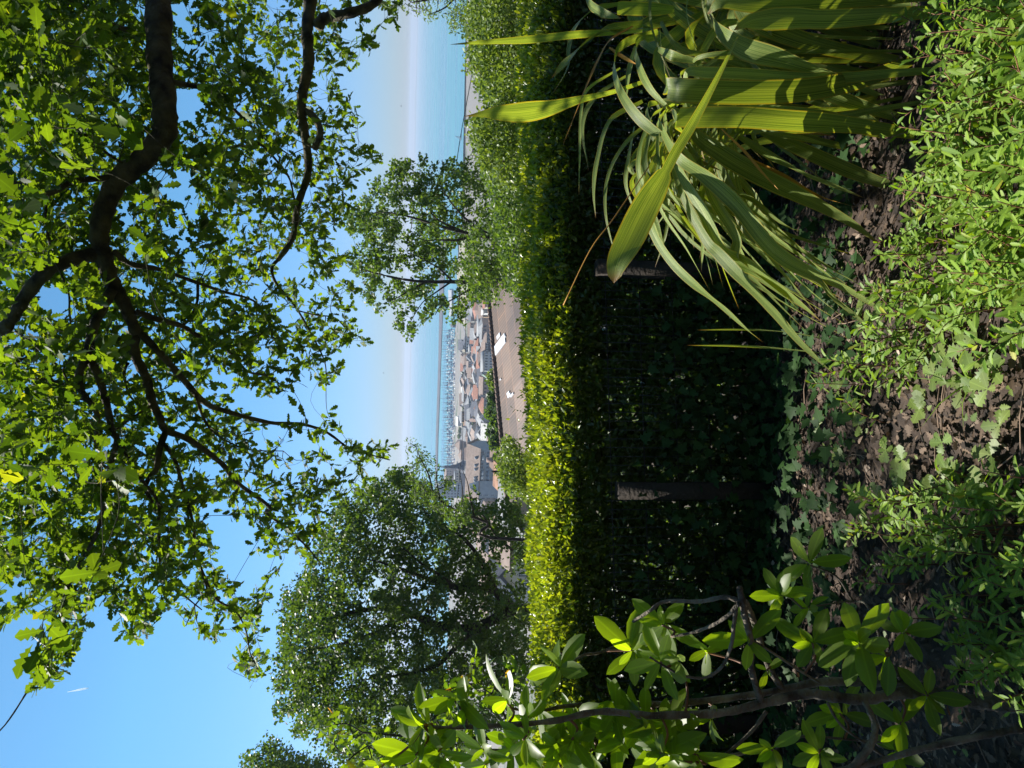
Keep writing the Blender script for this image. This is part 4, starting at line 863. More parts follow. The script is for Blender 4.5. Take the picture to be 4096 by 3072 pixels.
    limb([c2(960, 980, 5.4), c2(850, 1050, 5.3), c2(740, 1130, 5.2), c2(650, 1180, 5.1)], .01, .006, 6)
    limb([c1(800, 190, 5.1), c1(700, 150, 4.9), c1(560, 60, 4.8), c1(400, -60, 4.8)], .02, .01, 6)
    limb([c1(120, 1300, 4.7), c1(50, 1450, 4.7), c2(-40, 200, 4.8)], .008, .006, 6)

    # leaf clusters on twigs
    outline = [(-60, -60), (1640, -60), (1605, 20), (1590, 60), (1530, 110), (1470, 150), (1518, 185), (1440, 215), (1426, 278), (1361, 370), (1435, 430), (1426, 545), (1400, 570), (1537, 600), (1510, 690), (1450, 740), (1407, 796), (1370, 926), (1407, 1074), (1444, 1185), (1389, 1278), (1500, 1330), (1463, 1375), (1370, 1380), (1380, 1481), (1290, 1550), (1204, 1481), (1185, 1574), (1111, 1600), (1111, 1640), (1290, 1650), (1370, 1722), (1500, 1745), (1611, 1785), (1590, 1850), (1480, 1835), (1463, 1945), (1407, 2000), (1310, 2030), (1240, 2185), (1167, 2300), (1110, 2315), (1037, 2440), (1065, 2700), (1018, 2740), (926, 2640), (935, 2560), (852, 2560), (796, 2580), (759, 2520), (722, 2440), (648, 2480), (520, 2590), (481, 2500), (390, 2400), (333, 2530), (240, 2690), (165, 2780), (110, 2740), (150, 2640), (210, 2540), (190, 2440), (93, 2450), (0, 2480), (-60, 2480)]
    holes = [(740, 400, 55, .97), (750, 470, 60, .97), (750, 560, 45, .9), (690, 740, 80, .9), (740, 800, 55, .9), (760, 970, 60, .9), (790, 1040, 50, .8), (740, 60, 60, .8), (790, 180, 60, .8), (850, 120, 45, .6), (170, 1180, 55, .9), (250, 1200, 50, .9), (210, 1240, 60, .85), (440, 1220, 30, .9), (560, 1130, 30, .8), (700, 1275, 45, .9), (430, 1400, 40, .8), (530, 1480, 45, .9), (330, 1600, 40, .8), (690, 1560, 45, .8), (900, 1570, 60, .85), (1000, 1620, 60, .9), (700, 1740, 50, .8), (850, 1870, 40, .6), (20, 1130, 50, .9), (30, 2380, 60, .97), (60, 60, 40, .6), (1150, 1540, 60, .95), (1100, 1650, 70, .92), (1250, 1650, 50, .9), (1320, 1760, 50, .9), (1180, 1780, 70, .93), (1040, 1740, 45, .7), (1130, 1900, 70, .9), (980, 1960, 40, .7), (880, 2060, 60, .97), (930, 2160, 75, .98), (1000, 2250, 90, .98), (980, 2350, 60, .95), (870, 2240, 30, .5), (1150, 2260, 60, .9), (1010, 2110, 40, .8), (1350, 1860, 50, .8), (1390, 1650, 60, .99), (330, 300, 30, .5), (640, 980, 40, .7), (1330, 300, 40, .5), (1290, 1000, 40, .4)]
    NC = 4300
    Q = np.zeros((0, 2)); lo = np.array([-60, -60]); hi = np.array([1620, 2760])
    while len(Q) < NC:
        q = lo+(hi-lo)*rng.random((4000, 2)); k = pip(q[:, 0], q[:, 1], outline)
        for (hx, hy, hr, pr) in holes: k &= ~((((q[:, 0]-hx)**2+(q[:, 1]-hy)**2) < (hr*1.02)**2) & (rng.random(len(q)) < pr))
        # thinner towards the lake side, thicker in the upper right of the tree
        keep = np.interp(q[:, 0], [0, 700, 1500], [1., .8, .62]); keep *= np.where((q[:, 0] < 560) & (q[:, 1] < 380), 1.25, 1)
        k &= rng.random(len(q)) < keep/1.25
        Q = np.vstack([Q, q[k]])
    Q = Q[:NC]
    A = np.array([a for a, r in nodes]); RR = np.array([r for a, r in nodes]); thin = RR < .05
    A2 = A[thin]; R2 = RR[thin]
    # depth: near the depth of the closest limb as seen on the tree, spread about it
    def px_of(P):
        d = P@np.array([list(Ir), list(Iu), list(Fv)]).T
        return 2048+FPX*d[:, 0]/d[:, 2], 1536-FPX*d[:, 1]/d[:, 2]
    ax, ay = px_of(A2)
    dd = (Q[:, 0:1]-ax[None])**2+(Q[:, 1:2]-ay[None])**2
    yb = A2[dd.argmin(1), 1]
    Y = yb+rng.normal(.35, .75, NC)
    Ab = A[RR > .017]; bx, by = px_of(Ab); dB = (Q[:, 0:1]-bx[None])**2+(Q[:, 1:2]-by[None])**2; jb = dB.argmin(1); nearb = dB.min(1) < (18+RR[RR > .017][jb]*900)**2
    Y = np.where(nearb, Ab[jb, 1]+rng.uniform(.12, 1.1, NC), Y); Y = np.clip(Y, 3.6, 8.7)
    near = (rng.random(NC) < .012) & ~nearb; Y[near & (Q[:, 0] < 800)] = rng.uniform(2.7, 3.6, (near & (Q[:, 0] < 800)).sum())
    C_ = at_np(Q[:, 0], Q[:, 1], Y)
    # openings of the crown towards the sun (where the plants below stand in full light)
    sv = np.array(sd); TG_ = SUNNY
    def blocks(c, r=.16):
        v = c[:, None, :]-TG_[None]; t = (v*sv).sum(2); return ((np.linalg.norm(v-t[..., None]*sv, axis=2) < r) & (t > 0)).any(1)
    for it in range(7):
        bl = blocks(C_); Y2 = np.clip(yb+rng.normal(.3, .9, NC), 3.6, 8.7); Y = np.where(bl & ~nearb, Y2, Y); C_ = at_np(Q[:, 0], Q[:, 1], Y)
    bl = blocks(C_); print('oak clusters still shading', bl.sum(), len(C_)); kk = ~(bl & (rng.random(len(C_)) < .35)); C_ = C_[kk]; NC = len(C_)
    # unseen clusters added above, behind and beside the frame for their shade
    m2 = 420
    ex = np.stack([rng.uniform(-.5, 6.5, m2), rng.uniform(1.6, 8.5, m2), rng.uniform(3.0, 7.5, m2)], 1)
    ex2 = np.stack([rng.uniform(-3.5, 5.5, m2), rng.uniform(3.5, 8.5, m2), rng.uniform(4.2, 8.0, m2)], 1)
    exs = np.stack([rng.uniform(-1.2, 2.8, 520), rng.uniform(5., 8.5, 520), rng.uniform(4.4, 7.5, 520)], 1); ex2 = np.vstack([ex2, exs])
    ex3 = np.stack([rng.uniform(-4.5, 6, 620), rng.uniform(-5.2, -.25, 620), rng.uniform(2.4, 6.5, 620)], 1)
    ex4 = np.stack([rng.uniform(2.8, 6.5, 420), rng.uniform(-1, 3.6, 420), rng.uniform(.6, 5.5, 420)], 1); ex4 = ex4[ex4[:, 0] > .75*np.maximum(ex4[:, 1], 0)+1.]; ex3 = np.vstack([ex3, ex4, np.stack([rng.uniform(-4.5, 5, 400), rng.uniform(-3, 1.2, 400), rng.uniform(2.2, 5, 400)], 1)]); ex3 = ex3[(ex3[:, 1] < -.25) | (ex3[:, 2] > 1.1*ex3[:, 1]+1.2) | (ex3[:, 0] > .75*ex3[:, 1]+1.)]
    exb = np.stack([rng.uniform(-4.8, -2.9, 420), rng.uniform(4.4, 6.2, 420), rng.uniform(2.8, 3.7, 420)], 1)
    exx = np.vstack([ex, ex2]); qx, qy = px_of(exx); outside = ((qx < -80) | (qy < -80)) & (exx[:, 0] > -1.2); exx = exx[outside]; bx_, by_ = px_of(exb); exx = np.vstack([exx, ex3, exb[(by_ > 3200) | (bx_ < -110)]]); exx = exx[~blocks(exx, .2)]; nback = len(exx)
    C_ = np.vstack([C_, exx])
    LP = []; LD = []; LN = []; LS = []
    AX = grow_twigs(mb, A2, R2, C_, .0045, .0018, 4, 0., .9)
    for i, c in enumerate(C_):
        ax_ = AX[i]/max(np.linalg.norm(AX[i]), 1e-6)
        nl = int(rng.integers(5, 10))
        big = 1.25 if c[1] < 3.6 else 1.
        for j in range(nl):
            t = rng.random(); d_ = ax_*.7+rng.normal(size=3)*.75; d_ /= np.linalg.norm(d_)
            LP.append(c-ax_*(.09*t)+rng.normal(0, .012, 3)); LD.append(d_)
            nn = np.array([0, 0, 1.])*.9+rng.normal(size=3)*.5; LN.append(nn); LS.append(rng.uniform(.05, .1)*(big if c[1] > 1.7 else 2.1))
    mb.build('limbs', m_bark, o, smooth=True)
    n = len(LP); LN = norm(np.array(LN)); LN[rng.random(n) < .0] *= -1
    leaves('foliage', OAK, np.array(LP), np.array(LD), LN, np.array(LS), m_oak, o)
oak()
# ------------------------------------------------------------------ hedge, wire fence, ivy
def fy(x): return 4.12+.06*x              # fence line, a little nearer at the left
def hedge():
    o = empty('clipped_hedge', (0, 4.6, gz(4.6)), 'long clipped hedge with a sunlit yellow green top behind the wire fence', 'hedge')
    n = 120000
    u = rng.random(n)
    x = rng.uniform(-4.2, 4.4, n)
    top = np.interp(x, [-3, -1.5, 0, 1, 2, 3], [-.95, -.88, -.825, -.785, -.76, -.74])+.012*np.sin(x*4.1)+.01*np.sin(x*9.7)
    yf = 4.12+.06*x; dep = 1.05
    part = rng.random(n)
    y = np.empty(n); z = np.empty(n); nx = np.zeros(n); ny = np.zeros(n); nz = np.zeros(n)
    T_ = part < .42                            # top and rounded shoulder
    s = rng.random(n)
    y[T_] = (yf+.05+dep*s**1.25)[T_]; r = .16
    zz = top-np.where(y < yf+.3, ((yf+.3-y)/.3).clip(0, 1)**2*.18, 0)-np.where(y > yf+dep-.1, .1, 0); z[T_] = (zz-rng.exponential(.022, n))[T_]
    nz[T_] = 1; ny[T_] = -.35
    F_ = ~T_ & (part < .9)                    # front face, thinning out downwards
    dn = rng.random(n)**1.3
    z[F_] = (top-.12-1.45*dn)[F_]; y[F_] = (yf+.06+rng.exponential(.09, n)+.18*dn)[F_]; ny[F_] = -1; nz[F_] = .35
    B_ = part >= .9
    z[B_] = (top-.1-1.2*rng.random(n)**1.5)[B_]; y[B_] = (yf+dep-.1*rng.random(n))[B_]; ny[B_] = 1
    # holes: drop clumps of the lower face
    keep = np.ones(n, bool)
    for i in range(330):
        hx, hz, hr = rng.uniform(-3.6, 3), -rng.uniform(1.12, 2.05), rng.uniform(.015, .06)
        keep &= ~(((x-hx)**2+(z-hz)**2 < hr*hr) & (z < top-.25))
    pos = np.stack([x, y, z], 1)[keep]; m = len(pos)
    N_ = norm(np.stack([nx, ny, nz], 1)[keep]+rng.normal(size=(m, 3))*.55)
    D_ = norm(np.stack([nx, ny, nz], 1)[keep]*.6+rng.normal(size=(m, 3))*.6+np.array([0, 0, .35]))
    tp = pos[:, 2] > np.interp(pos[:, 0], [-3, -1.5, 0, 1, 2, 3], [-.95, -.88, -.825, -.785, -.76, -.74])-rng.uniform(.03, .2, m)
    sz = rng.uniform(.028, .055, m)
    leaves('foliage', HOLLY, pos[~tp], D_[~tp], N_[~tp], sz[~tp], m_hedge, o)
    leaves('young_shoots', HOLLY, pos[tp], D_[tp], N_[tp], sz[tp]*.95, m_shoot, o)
    k = 60000; xi = rng.uniform(-4.2, 4.4, k); zi = np.interp(xi, [-3, 0, 3], [-.99, -.89, -.83])-1.35*rng.random(k)**1.15; yi = 4.12+.06*xi+rng.uniform(.25, .85, k)
    kp = np.ones(k, bool)
    for i in range(230):
        hx, hz, hr = rng.uniform(-3.6, 3), -rng.uniform(1.25, 2.05), rng.uniform(.02, .07); kp &= ~((xi-hx)**2+(zi-hz)**2 < hr*hr)
    P3 = np.stack([xi, yi, zi], 1)[kp]; leaves('inner_foliage', HOLLY, P3, rand_dirs(len(P3)), norm(rng.normal(size=(len(P3), 3))*.6+np.array([0, -1, .3])), rng.uniform(.05, .085, len(P3)), m_hedge, o)
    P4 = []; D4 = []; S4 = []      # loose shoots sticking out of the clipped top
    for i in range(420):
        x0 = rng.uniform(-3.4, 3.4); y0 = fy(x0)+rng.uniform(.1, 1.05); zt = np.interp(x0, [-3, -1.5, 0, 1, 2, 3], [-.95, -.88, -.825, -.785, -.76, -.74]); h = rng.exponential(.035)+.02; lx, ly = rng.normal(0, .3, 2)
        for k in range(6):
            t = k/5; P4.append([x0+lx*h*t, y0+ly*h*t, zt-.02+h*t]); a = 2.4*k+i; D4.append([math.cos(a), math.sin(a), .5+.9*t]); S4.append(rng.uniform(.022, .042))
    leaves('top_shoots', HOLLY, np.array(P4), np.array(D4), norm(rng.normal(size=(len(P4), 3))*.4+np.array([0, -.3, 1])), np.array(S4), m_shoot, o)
    mb = MB()
    for i in range(70):                       # woody stems inside
        x0 = rng.uniform(-4, 4.2); y0 = fy(x0)+rng.uniform(.2, .8); p = [(x0, y0, gz(y0)-.05), (x0+rng.normal(0, .08), y0+rng.normal(0, .05), -1.7), (x0+rng.normal(0, .15), y0+rng.normal(0, .08), -1.25), (x0+rng.normal(0, .25), y0+rng.normal(0, .1), -.9)]
        P_ = catmull(p, 3); mb.tube(P_, list(np.linspace(.012, .004, len(P_))), 5)
    mb.build('stems', m_bark2, o)
hedge()

def fence():
    z0 = gz(4.1)
    o = empty('wire_fence', (0, fy(0), z0), 'dark welded wire mesh fence in front of the hedge, half hidden by ivy', 'fence')
    def rail(zr, r, tilt=0.): 
        return [(x, fy(x), zr+.035*x+tilt) for x in (-3.4, -1.5, 0, 1.6, 3.4)]
    w = MB()
    for k in range(int(6.8/.05)):
        x = -3.4+k*.05; w.tube([(x, fy(x)-.012, z0+.05+.035*x), (x, fy(x)-.012, -1.12+.035*x)], .0026, 4)
    w.build('mesh_wires', m_wire, o)
    r_ = MB()
    for zr in (-2.15, -1.95, -1.75, -1.55, -1.35, -1.15):
        r_.tube(rail(zr, .004), .0028, 5)
    r_.build('rails', m_wire, o)
    for px, t_, b_, w_ in ((1962, 2468, 3190, .092), (1086, 2385, 3080, .085), (2890, 2520, 3260, .09)):
        y = fy(at(px if False else 2500, px, 4.1).x)-.07
        a = at(t_, px, y); b = at(b_, px, y); zb = gz(y)-.2
        MB().box(((a.x+b.x)/2, y, (a.z+zb)/2), (w_, .09, a.z-zb), .06).build('post', m_wood, o)
fence()

def ivy():
    n = 3600
    x = rng.uniform(-2.6, 1.6, n); z = -2.2+rng.beta(1.2, 2.0, n)*.95; y = fy(x)-.05-.06*rng.random(n)-.03*(z+2.2)
    g = rng.random(n) < .45
    y[g] = rng.uniform(2.75, 4.05, g.sum()); z[g] = np.interp(y[g], PY, PZ)+rng.uniform(.03, .16, g.sum())
    keep = rng.random(n) < np.where(g, .8, np.interp(x, [-2.6, -1.2, -.2, .6, 1.6], [.9, .55, 1., 1., .6]))
    x, y, z, g = x[keep], y[keep], z[keep], g[keep]; m = len(x)
    N_ = np.where(g[:, None], np.array([[0, -.35, 1]]), np.array([[0, -1, .35]]))+rng.normal(size=(m, 3))*.35
    D_ = rng.normal(size=(m, 3))*.6+np.array([0, -.1, -.7]); D_[g] = rng.normal(size=(g.sum(), 3))*[1, 1, .2]
    o = leaves('ivy', IVY, np.stack([x, y, z], 1), D_, N_, rng.uniform(.035, .08, m), m_ivy, origin=(0, 4., gz(4.)))
    tag(o, 'dark star shaped ivy climbing the wire fence and creeping along its foot', 'ivy', kind='stuff')
ivy()
# ------------------------------------------------------------------ strap-leaved plant (right), traced leaf by leaf
def p8(x, y, d): return (2000+x*.633, y*.633, d)
def p7(x, y, d): return (2800+x*.603, 1000+y*.603, d)
STRAP = empty('strap_leaf_plant', (1.55, 2.75, gz(2.75)), 'large clump of long arching striped strap leaves beside the serrated herbs', 'plant')
def strap(pts, w, prof='std', roll=0., mat=None, fold=.22, raw=None, sub=7, name='leaf', face=False):
    P_ = [np.array(p) for p in catmull(raw if raw is not None else [at(*p) for p in pts], sub)]
    m = len(P_); V = []; U = []; L = []
    for i, p in enumerate(P_):
        t = i/(m-1)
        if prof == 'std': k = min(1, .45+1.6*t)*min(1, (1-t)*2.6)**.8
        elif prof == 'blunt': k = min(1, .5+1.4*t)*(.93 if t > .96 else 1)
        elif prof == 'spear': k = (.28+.9*math.exp(-((t-.62)/.24)**2))*min(1, (1-t)*5)**.8
        elif prof == 'paddle': k = (.05+.3*min(1, t*3.5)) if t < .48 else max(.35, math.sin(min(1, (t-.4)/.6)*math.pi)**.65) if t < .93 else .62*(1-t)/.07
        else: k = 1-t*.7
        k = max(k, .015)
        T_ = P_[min(i+1, m-1)]-P_[max(i-1, 0)]; T_ = T_/(np.linalg.norm(T_)+1e-9)
        vw = -p/np.linalg.norm(p)*(1. if face else .8)+(np.array([0, 0, .25]) if face else np.array([0, 0, .5])+np.array(sd)*.4); s = np.cross(T_, vw); s = s/(np.linalg.norm(s)+1e-9); n_ = np.cross(s, T_)
        ro = roll+.25*math.sin(t*3+w*70); s2 = s*math.cos(ro)+n_*math.sin(ro); n2 = -s*math.sin(ro)+n_*math.cos(ro)
        for j, u in enumerate((-1, -.5, 0, .5, 1)):
            V.append(p+s2*(u*w*k/2)+n2*(abs(u)*w*k*fold*.5)); U.append((.5+u/2, t*(.86 if prof == 'blunt' else 1)))
    for i in range(m-1):
        for j in range(4):
            a = i*5+j; L += [a, a+1, a+6, a+5]
    return mesh_obj(name, V, L, [4]*((m-1)*4), mat or m_strap, STRAP, smooth=True, uv=U)
W8 = .633*2.5/FPX      # crop pixels to metres at 2.5 m
def st(pts, wpx, prof='std', roll=0., **k):
    wpx *= .98; d = np.mean([p[2] for p in pts]); return strap(pts, wpx*.633*d/FPX, prof, roll, **k)
st([p8(900, 195, 2.9), p8(690, 205, 2.85), p8(450, 222, 2.75), p8(200, 250, 2.7), p8(-60, 265, 2.65), p8(-316, 281, 2.6)], 48, face=True)
st([p8(900, 520, 2.8), p8(720, 580, 2.75), p8(500, 632, 2.65), p8(300, 688, 2.6), p8(120, 713, 2.55), p8(-60, 715, 2.5), p8(-225, 735, 2.5)], 105, 'spear', face=True)
st([p8(1505, 228, 2.1), p8(1380, 480, 2.05), p8(1230, 760, 2.), p8(1110, 960, 2.), p8(1020, 1130, 2.), p8(920, 1300, 2.), p8(820, 1500, 2.02), p8(740, 1660, 2.05), p8(718, 1790, 2.1)], 195, 'paddle', .15, face=True)
st([p8(2700, 330, 2.5), p8(2400, 470, 2.45), p8(2000, 560, 2.3), p8(1600, 582, 2.2), p8(1200, 570, 2.15), p8(1062, 560, 2.2)], 150, 'blunt', face=True)
st([p8(1062, 560, 2.2), p8(1050, 540, 2.26), p8(1080, 530, 2.36), p8(1180, 560, 2.45), p8(1300, 620, 2.5)], 130, 'std')
st([p8(2700, 860, 2.5), p8(2212, 790, 2.35), p8(1800, 760, 2.2), p8(1500, 737, 2.15), p8(1120, 738, 2.12)], 135, 'blunt', .1, face=True)
st([p8(1120, 738, 2.12), p8(1105, 745, 2.2), p8(1140, 800, 2.3), p8(1200, 900, 2.4)], 120, 'std')
st([p8(1000, 200, 2.9), p8(800, 270, 2.75), p8(728, 380, 2.65), p8(760, 560, 2.55), p8(880, 740, 2.5), p8(1050, 880, 2.5), p8(1200, 985, 2.5), p8(1400, 1080, 2.5)], 95)
st([p8(1150, 560, 2.6), p8(1230, 830, 2.5), p8(1400, 960, 2.45), p8(1600, 1080, 2.45), p8(1900, 1230, 2.5), p8(2212, 1400, 2.6), p8(2420, 1560, 2.7)], 140, 'std')
st([p8(1000, 760, 2.5), p8(1120, 980, 2.4), p8(1300, 1110, 2.4), p8(1500, 1290, 2.4), p8(1720, 1560, 2.45), p7(700, 130, 2.5), p7(950, 240, 2.6), p7(1130, 350, 2.7), p7(1330, 490, 2.8)], 135)
st([p8(1300, 900, 2.6), p8(1450, 1150, 2.5), p7(300, -160, 2.5), p7(500, 0, 2.5), p7(650, 120, 2.55), p7(800, 210, 2.6), p7(900, 320, 2.7), p7(1050, 450, 2.8), p7(1230, 640, 2.9)], 110)
st([p8(1050, 800, 2.5), p8(1150, 1100, 2.45), p8(1300, 1350, 2.45), p7(150, 0, 2.5), p7(350, 120, 2.5), p7(550, 260, 2.6), p7(700, 380, 2.7), p7(800, 470, 2.8)], 125)
st([p8(1080, 850, 2.6), p8(1150, 1200, 2.5), p8(1300, 1500, 2.5), p7(130, 20, 2.5), p7(300, 200, 2.5), p7(500, 410, 2.6), p7(650, 590, 2.7), p7(800, 740, 2.8), p7(920, 850, 2.95)], 112)
st([p8(1050, 700, 2.7), p8(940, 900, 2.6), p8(910, 1150, 2.55), p8(960, 1430, 2.5), p8(1080, 1640, 2.5), (2791, 1145, 2.5), (2886, 1221, 2.55), (2981, 1310, 2.6), (3053, 1370, 2.7)], 88)
st([p8(1100, 800, 2.55), p8(1250, 1000, 2.5), p8(1350, 1250, 2.45), p8(1500, 1500, 2.45), p7(250, 60, 2.5), p7(480, 250, 2.6), p7(700, 400, 2.75)], 95)
st([p8(540, -40, 2.9), p8(580, 30, 2.85), p8(660, 80, 2.8), p8(765, 115, 2.75)], 75)
st([p8(1100, 60, 2.8), p8(930, 60, 2.75), p8(740, 50, 2.7)], 85, 'blunt', face=True)
st([p8(900, 150, 2.9), p8(700, 190, 2.85), p8(560, 260, 2.8), p8(430, 380, 2.75), p8(328, 492, 2.75)], 95)
st([p8(760, 20, 3.), p8(600, 60, 2.95), p8(480, 170, 2.9), p8(440, 300, 2.9), p8(430, 430, 2.9), p8(335, 590, 2.85)], 58)
st([p8(1320, 80, 2.5), p8(1400, 200, 2.35), p8(1560, 300, 2.3), p8(1800, 370, 2.3), p8(2150, 490, 2.4), p8(2400, 600, 2.5)][::-1], 170, 'std')
st([p8(2900, 60, 2.3), p8(2212, 110, 2.25), p8(1850, 110, 2.2), p8(1600, 130, 2.2), p8(1478, 190, 2.2)], 150, 'std')
st([p8(2900, -40, 2.3), p8(2212, 0, 2.25), p8(1700, 20, 2.2), p8(1420, 10, 2.2), p8(1310, 90, 2.25)], 120, 'std')
st([p8(2700, 800, 2.6), p8(2212, 640, 2.55), p8(1850, 510, 2.5), p8(1630, 500, 2.5)], 100, 'std')
st([p8(2700, 900, 2.6), p8(2212, 765, 2.5), p8(1800, 700, 2.45), p8(1450, 640, 2.4)], 90, 'std')
st([p8(2600, 1220, 2.7), p8(2212, 1075, 2.65), p8(1800, 890, 2.6), p8(1580, 810, 2.55)], 110, 'std')
st([p8(1500, 850, 2.6), p8(1750, 1000, 2.6), p8(2000, 1120, 2.7), p8(2300, 1250, 2.8)], 90)
st([p8(1700, 840, 2.55), p8(1900, 870, 2.55), p8(2150, 930, 2.6)], 40)
st([p8(900, 640, 2.8), p8(700, 760, 2.8), p8(620, 1000, 2.75), p8(595, 1200, 2.75), p8(605, 1380, 2.75)], 50)
st([p8(960, 760, 2.8), p8(800, 900, 2.8), p8(690, 1100, 2.75), p8(670, 1350, 2.7), p8(740, 1655, 2.7)], 42)
st([p8(850, 800, 2.9), p8(815, 1000, 2.8), p8(800, 1180, 2.8), p8(880, 1400, 2.8)], 36)
st([p8(800, 480, 2.9), p8(600, 620, 2.85), p8(525, 800, 2.85), p8(560, 1080, 2.85)], 48)
st([p8(760, 430, 2.9), p8(560, 560, 2.9), p8(515, 700, 2.9), p8(505, 1000, 2.9), p8(498, 1240, 2.9)], 26)
st([p8(990, 230, 2.75), p8(870, 270, 2.7), p8(880, 400, 2.6), p8(960, 570, 2.55), p8(1110, 720, 2.55)], 85)
st([p8(1000, 310, 2.7), p8(1080, 345, 2.6), p8(1180, 370, 2.6), p8(1305, 402, 2.6)], 75)
st([p8(840, 165, 2.7), p8(700, 250, 2.7), p8(620, 380, 2.65), p8(540, 560, 2.65), p8(400, 910, 2.6)], 20, mat=m_strap_dry)
st([p8(690, 300, 2.7), p8(780, 360, 2.7), p8(870, 410, 2.7)], 26, mat=m_strap_dry)
st([p8(1400, 815, 2.4), p8(1550, 960, 2.4), p8(1650, 1080, 2.4), p8(1760, 1200, 2.4)], 20, mat=m_strap_dry)
st([p8(1600, 1010, 2.5), p8(1800, 1110, 2.5), p8(2000, 1230, 2.5), p8(2250, 1310, 2.6)], 24, mat=m_strap_dry)
st([p8(1900, 1590, 2.9), p8(1780, 1450, 2.7), p8(1650, 1300, 2.6), p8(1580, 1200, 2.6), p8(1400, 1000, 2.6)][::-1], 80)
st([p8(2000, 590, 2.6), p8(2212, 690, 2.6), p8(2500, 860, 2.7)][::-1], 100)
st([p8(860, 290, 2.8), p8(820, 450, 2.8), p8(800, 620, 2.8)], 60)
st([p8(1120, 860, 2.45), p8(1250, 1060, 2.42), p8(1420, 1180, 2.42), p8(1600, 1260, 2.45), p8(1800, 1420, 2.5), p8(1940, 1470, 2.55)], 60)
# two slim upright blades to the left, small tuft
st([(3480, 1440, 3.2), (3234, 1405, 3.1), (3000, 1385, 3.), (2747, 1381, 2.95)], 22)
st([(3480, 1400, 3.2), (3200, 1335, 3.1), (3000, 1318, 3.), (2790, 1320, 2.95)], 20)
# background leaves of the clump, arching out of the crown
for i in range(52):
    a = rng.uniform(-2.7, .5); b = Vector((1.5+rng.normal()*.22, 2.9+rng.normal()*.15, gz(2.9)))
    L = rng.uniform(.7, 1.25); h = rng.uniform(.45, 1.0); dx, dy = math.cos(a), math.sin(a)*.5+.35
    raw = [b, b+Vector((dx*.12*L, dy*.12*L, h*.62)), b+Vector((dx*.38*L, dy*.38*L, h)), b+Vector((dx*.7*L, dy*.7*L, h*.72)), b+Vector((dx*.95*L, dy*.95*L, h*.2))]
    strap(None, rng.uniform(.03, .07), 'std', rng.normal()*.4, raw=raw)
# narrow leaves of the fan, all arching out of the heart towards the lower left of the clump
for i in range(44):
    sx, sy = rng.uniform(900, 1500), rng.uniform(620, 950); ex_, ey = rng.uniform(1300, 2350), 0.
    u = rng.random(); tipx = 2560+u*1040+rng.normal()*40; tipy = 1040+u*330+rng.normal()*60-abs(rng.normal())*120
    x0 = 2000+sx*.633; y0 = sy*.633; d0 = rng.uniform(2.5, 2.8)
    m1 = (x0+(tipx-x0)*.3-70-rng.random()*60, y0+(tipy-y0)*.42, d0); m2 = (x0+(tipx-x0)*.64-30, y0+(tipy-y0)*.76, d0+.08)
    st([(x0+60, y0-60, d0+.1), (x0, y0, d0), m1, m2, (tipx, tipy, d0+.25)], rng.uniform(24, 58), 'std', rng.normal()*.45)
for i in range(26):     # upright ones at the right of the clump
    y0 = rng.uniform(-120, 520); x1 = rng.uniform(2600, 3100); d0 = rng.uniform(2.35, 2.75)
    st([(3950, y0*.6+80, d0), (3600, y0*.8+40, d0), (3300, y0, d0), (x1+120, y0+rng.normal()*70, d0), (x1, y0+rng.normal()*110, d0+.1), (x1+90, y0+rng.normal()*200+150, d0+.2)], rng.uniform(30, 75), 'std', rng.normal()*.5)
# long dry stalk
tag(MB().tube(catmull([at(2361+235, 665, 2.3), at(2450, 880, 2.35), at(2361, 1000, 2.4), at(2253, 1221, 2.5)], 5), [.002]*16, 5).build('dry_stalk', m_strap_dry), 'thin dry stalk slanting out of the strap leaves across the dark hedge', 'stalk')

# ------------------------------------------------------------------ rhododendron (lower left)
def q5(x, y, d): return (2600+x*.676, 2000+y*.676, d)
def q4(x, y, d): return (1300+x*.646, 2000+y*.646, d)
RB = at(4250, 2900, 1.9)
RH = empty('rhododendron', (RB.x, RB.y, gz(RB.y)), 'rhododendron with crooked lichen grey stems and whorls of long glossy leaves', 'shrub')
rb = MB(); rn = []
def stem(pts, r0, r1, n=8, wob=.22):
    P_ = catmull([at(*p) for p in pts], 6); m = len(P_); R = [.8*(r0+(r1-r0)*k/(m-1))*(1+.1*math.sin(k*1.9+r0*400)) for k in range(m)]
    rb.tube(P_, R, n, wob); rn.extend(np.array(p) for p in P_)
stem([(4300, 2850, 1.75), q5(2212, 1230, 1.8), q5(1900, 1190, 1.85), q5(1700, 1150, 1.9), q5(1500, 1140, 1.9), q5(1250, 1180, 1.9), q5(1050, 1160, 1.9), q5(900, 1150, 1.9), q5(600, 1220, 1.9), q5(400, 1260, 1.9), q5(0, 1275, 1.9), q4(1700, 1310, 1.9), q4(1400, 1370, 1.9), q4(1000, 1400, 1.9), q4(720, 1410, 1.9), q4(620, 1390, 1.9)], .026, .005, 10)
stem([q5(1700, 1150, 1.9), q5(1500, 1080, 1.95), q5(1250, 1075, 2.), q5(1000, 1080, 2.), q5(750, 1130, 2.), q5(400, 1180, 2.), q5(0, 1210, 2.), q4(1700, 1270, 2.), q4(1500, 1275, 2.), q4(1300, 1310, 2.), q4(1150, 1290, 2.)], .02, .004)
stem([(4300, 2880, 1.7), q5(2212, 1350, 1.7), q5(1700, 1450, 1.75), q5(1300, 1560, 1.8), q5(900, 1640, 1.8)], .014, .008)
stem([q5(1150, 1640, 1.8), q5(1220, 1560, 1.8), q5(1310, 1440, 1.8), q5(1330, 1330, 1.82), q5(1270, 1190, 1.85)], .015, .010)
stem([q5(660, 1200, 1.9), q5(600, 1000, 1.85), q5(600, 850, 1.8), q5(560, 680, 1.75), q5(530, 520, 1.7)], .011, .010)
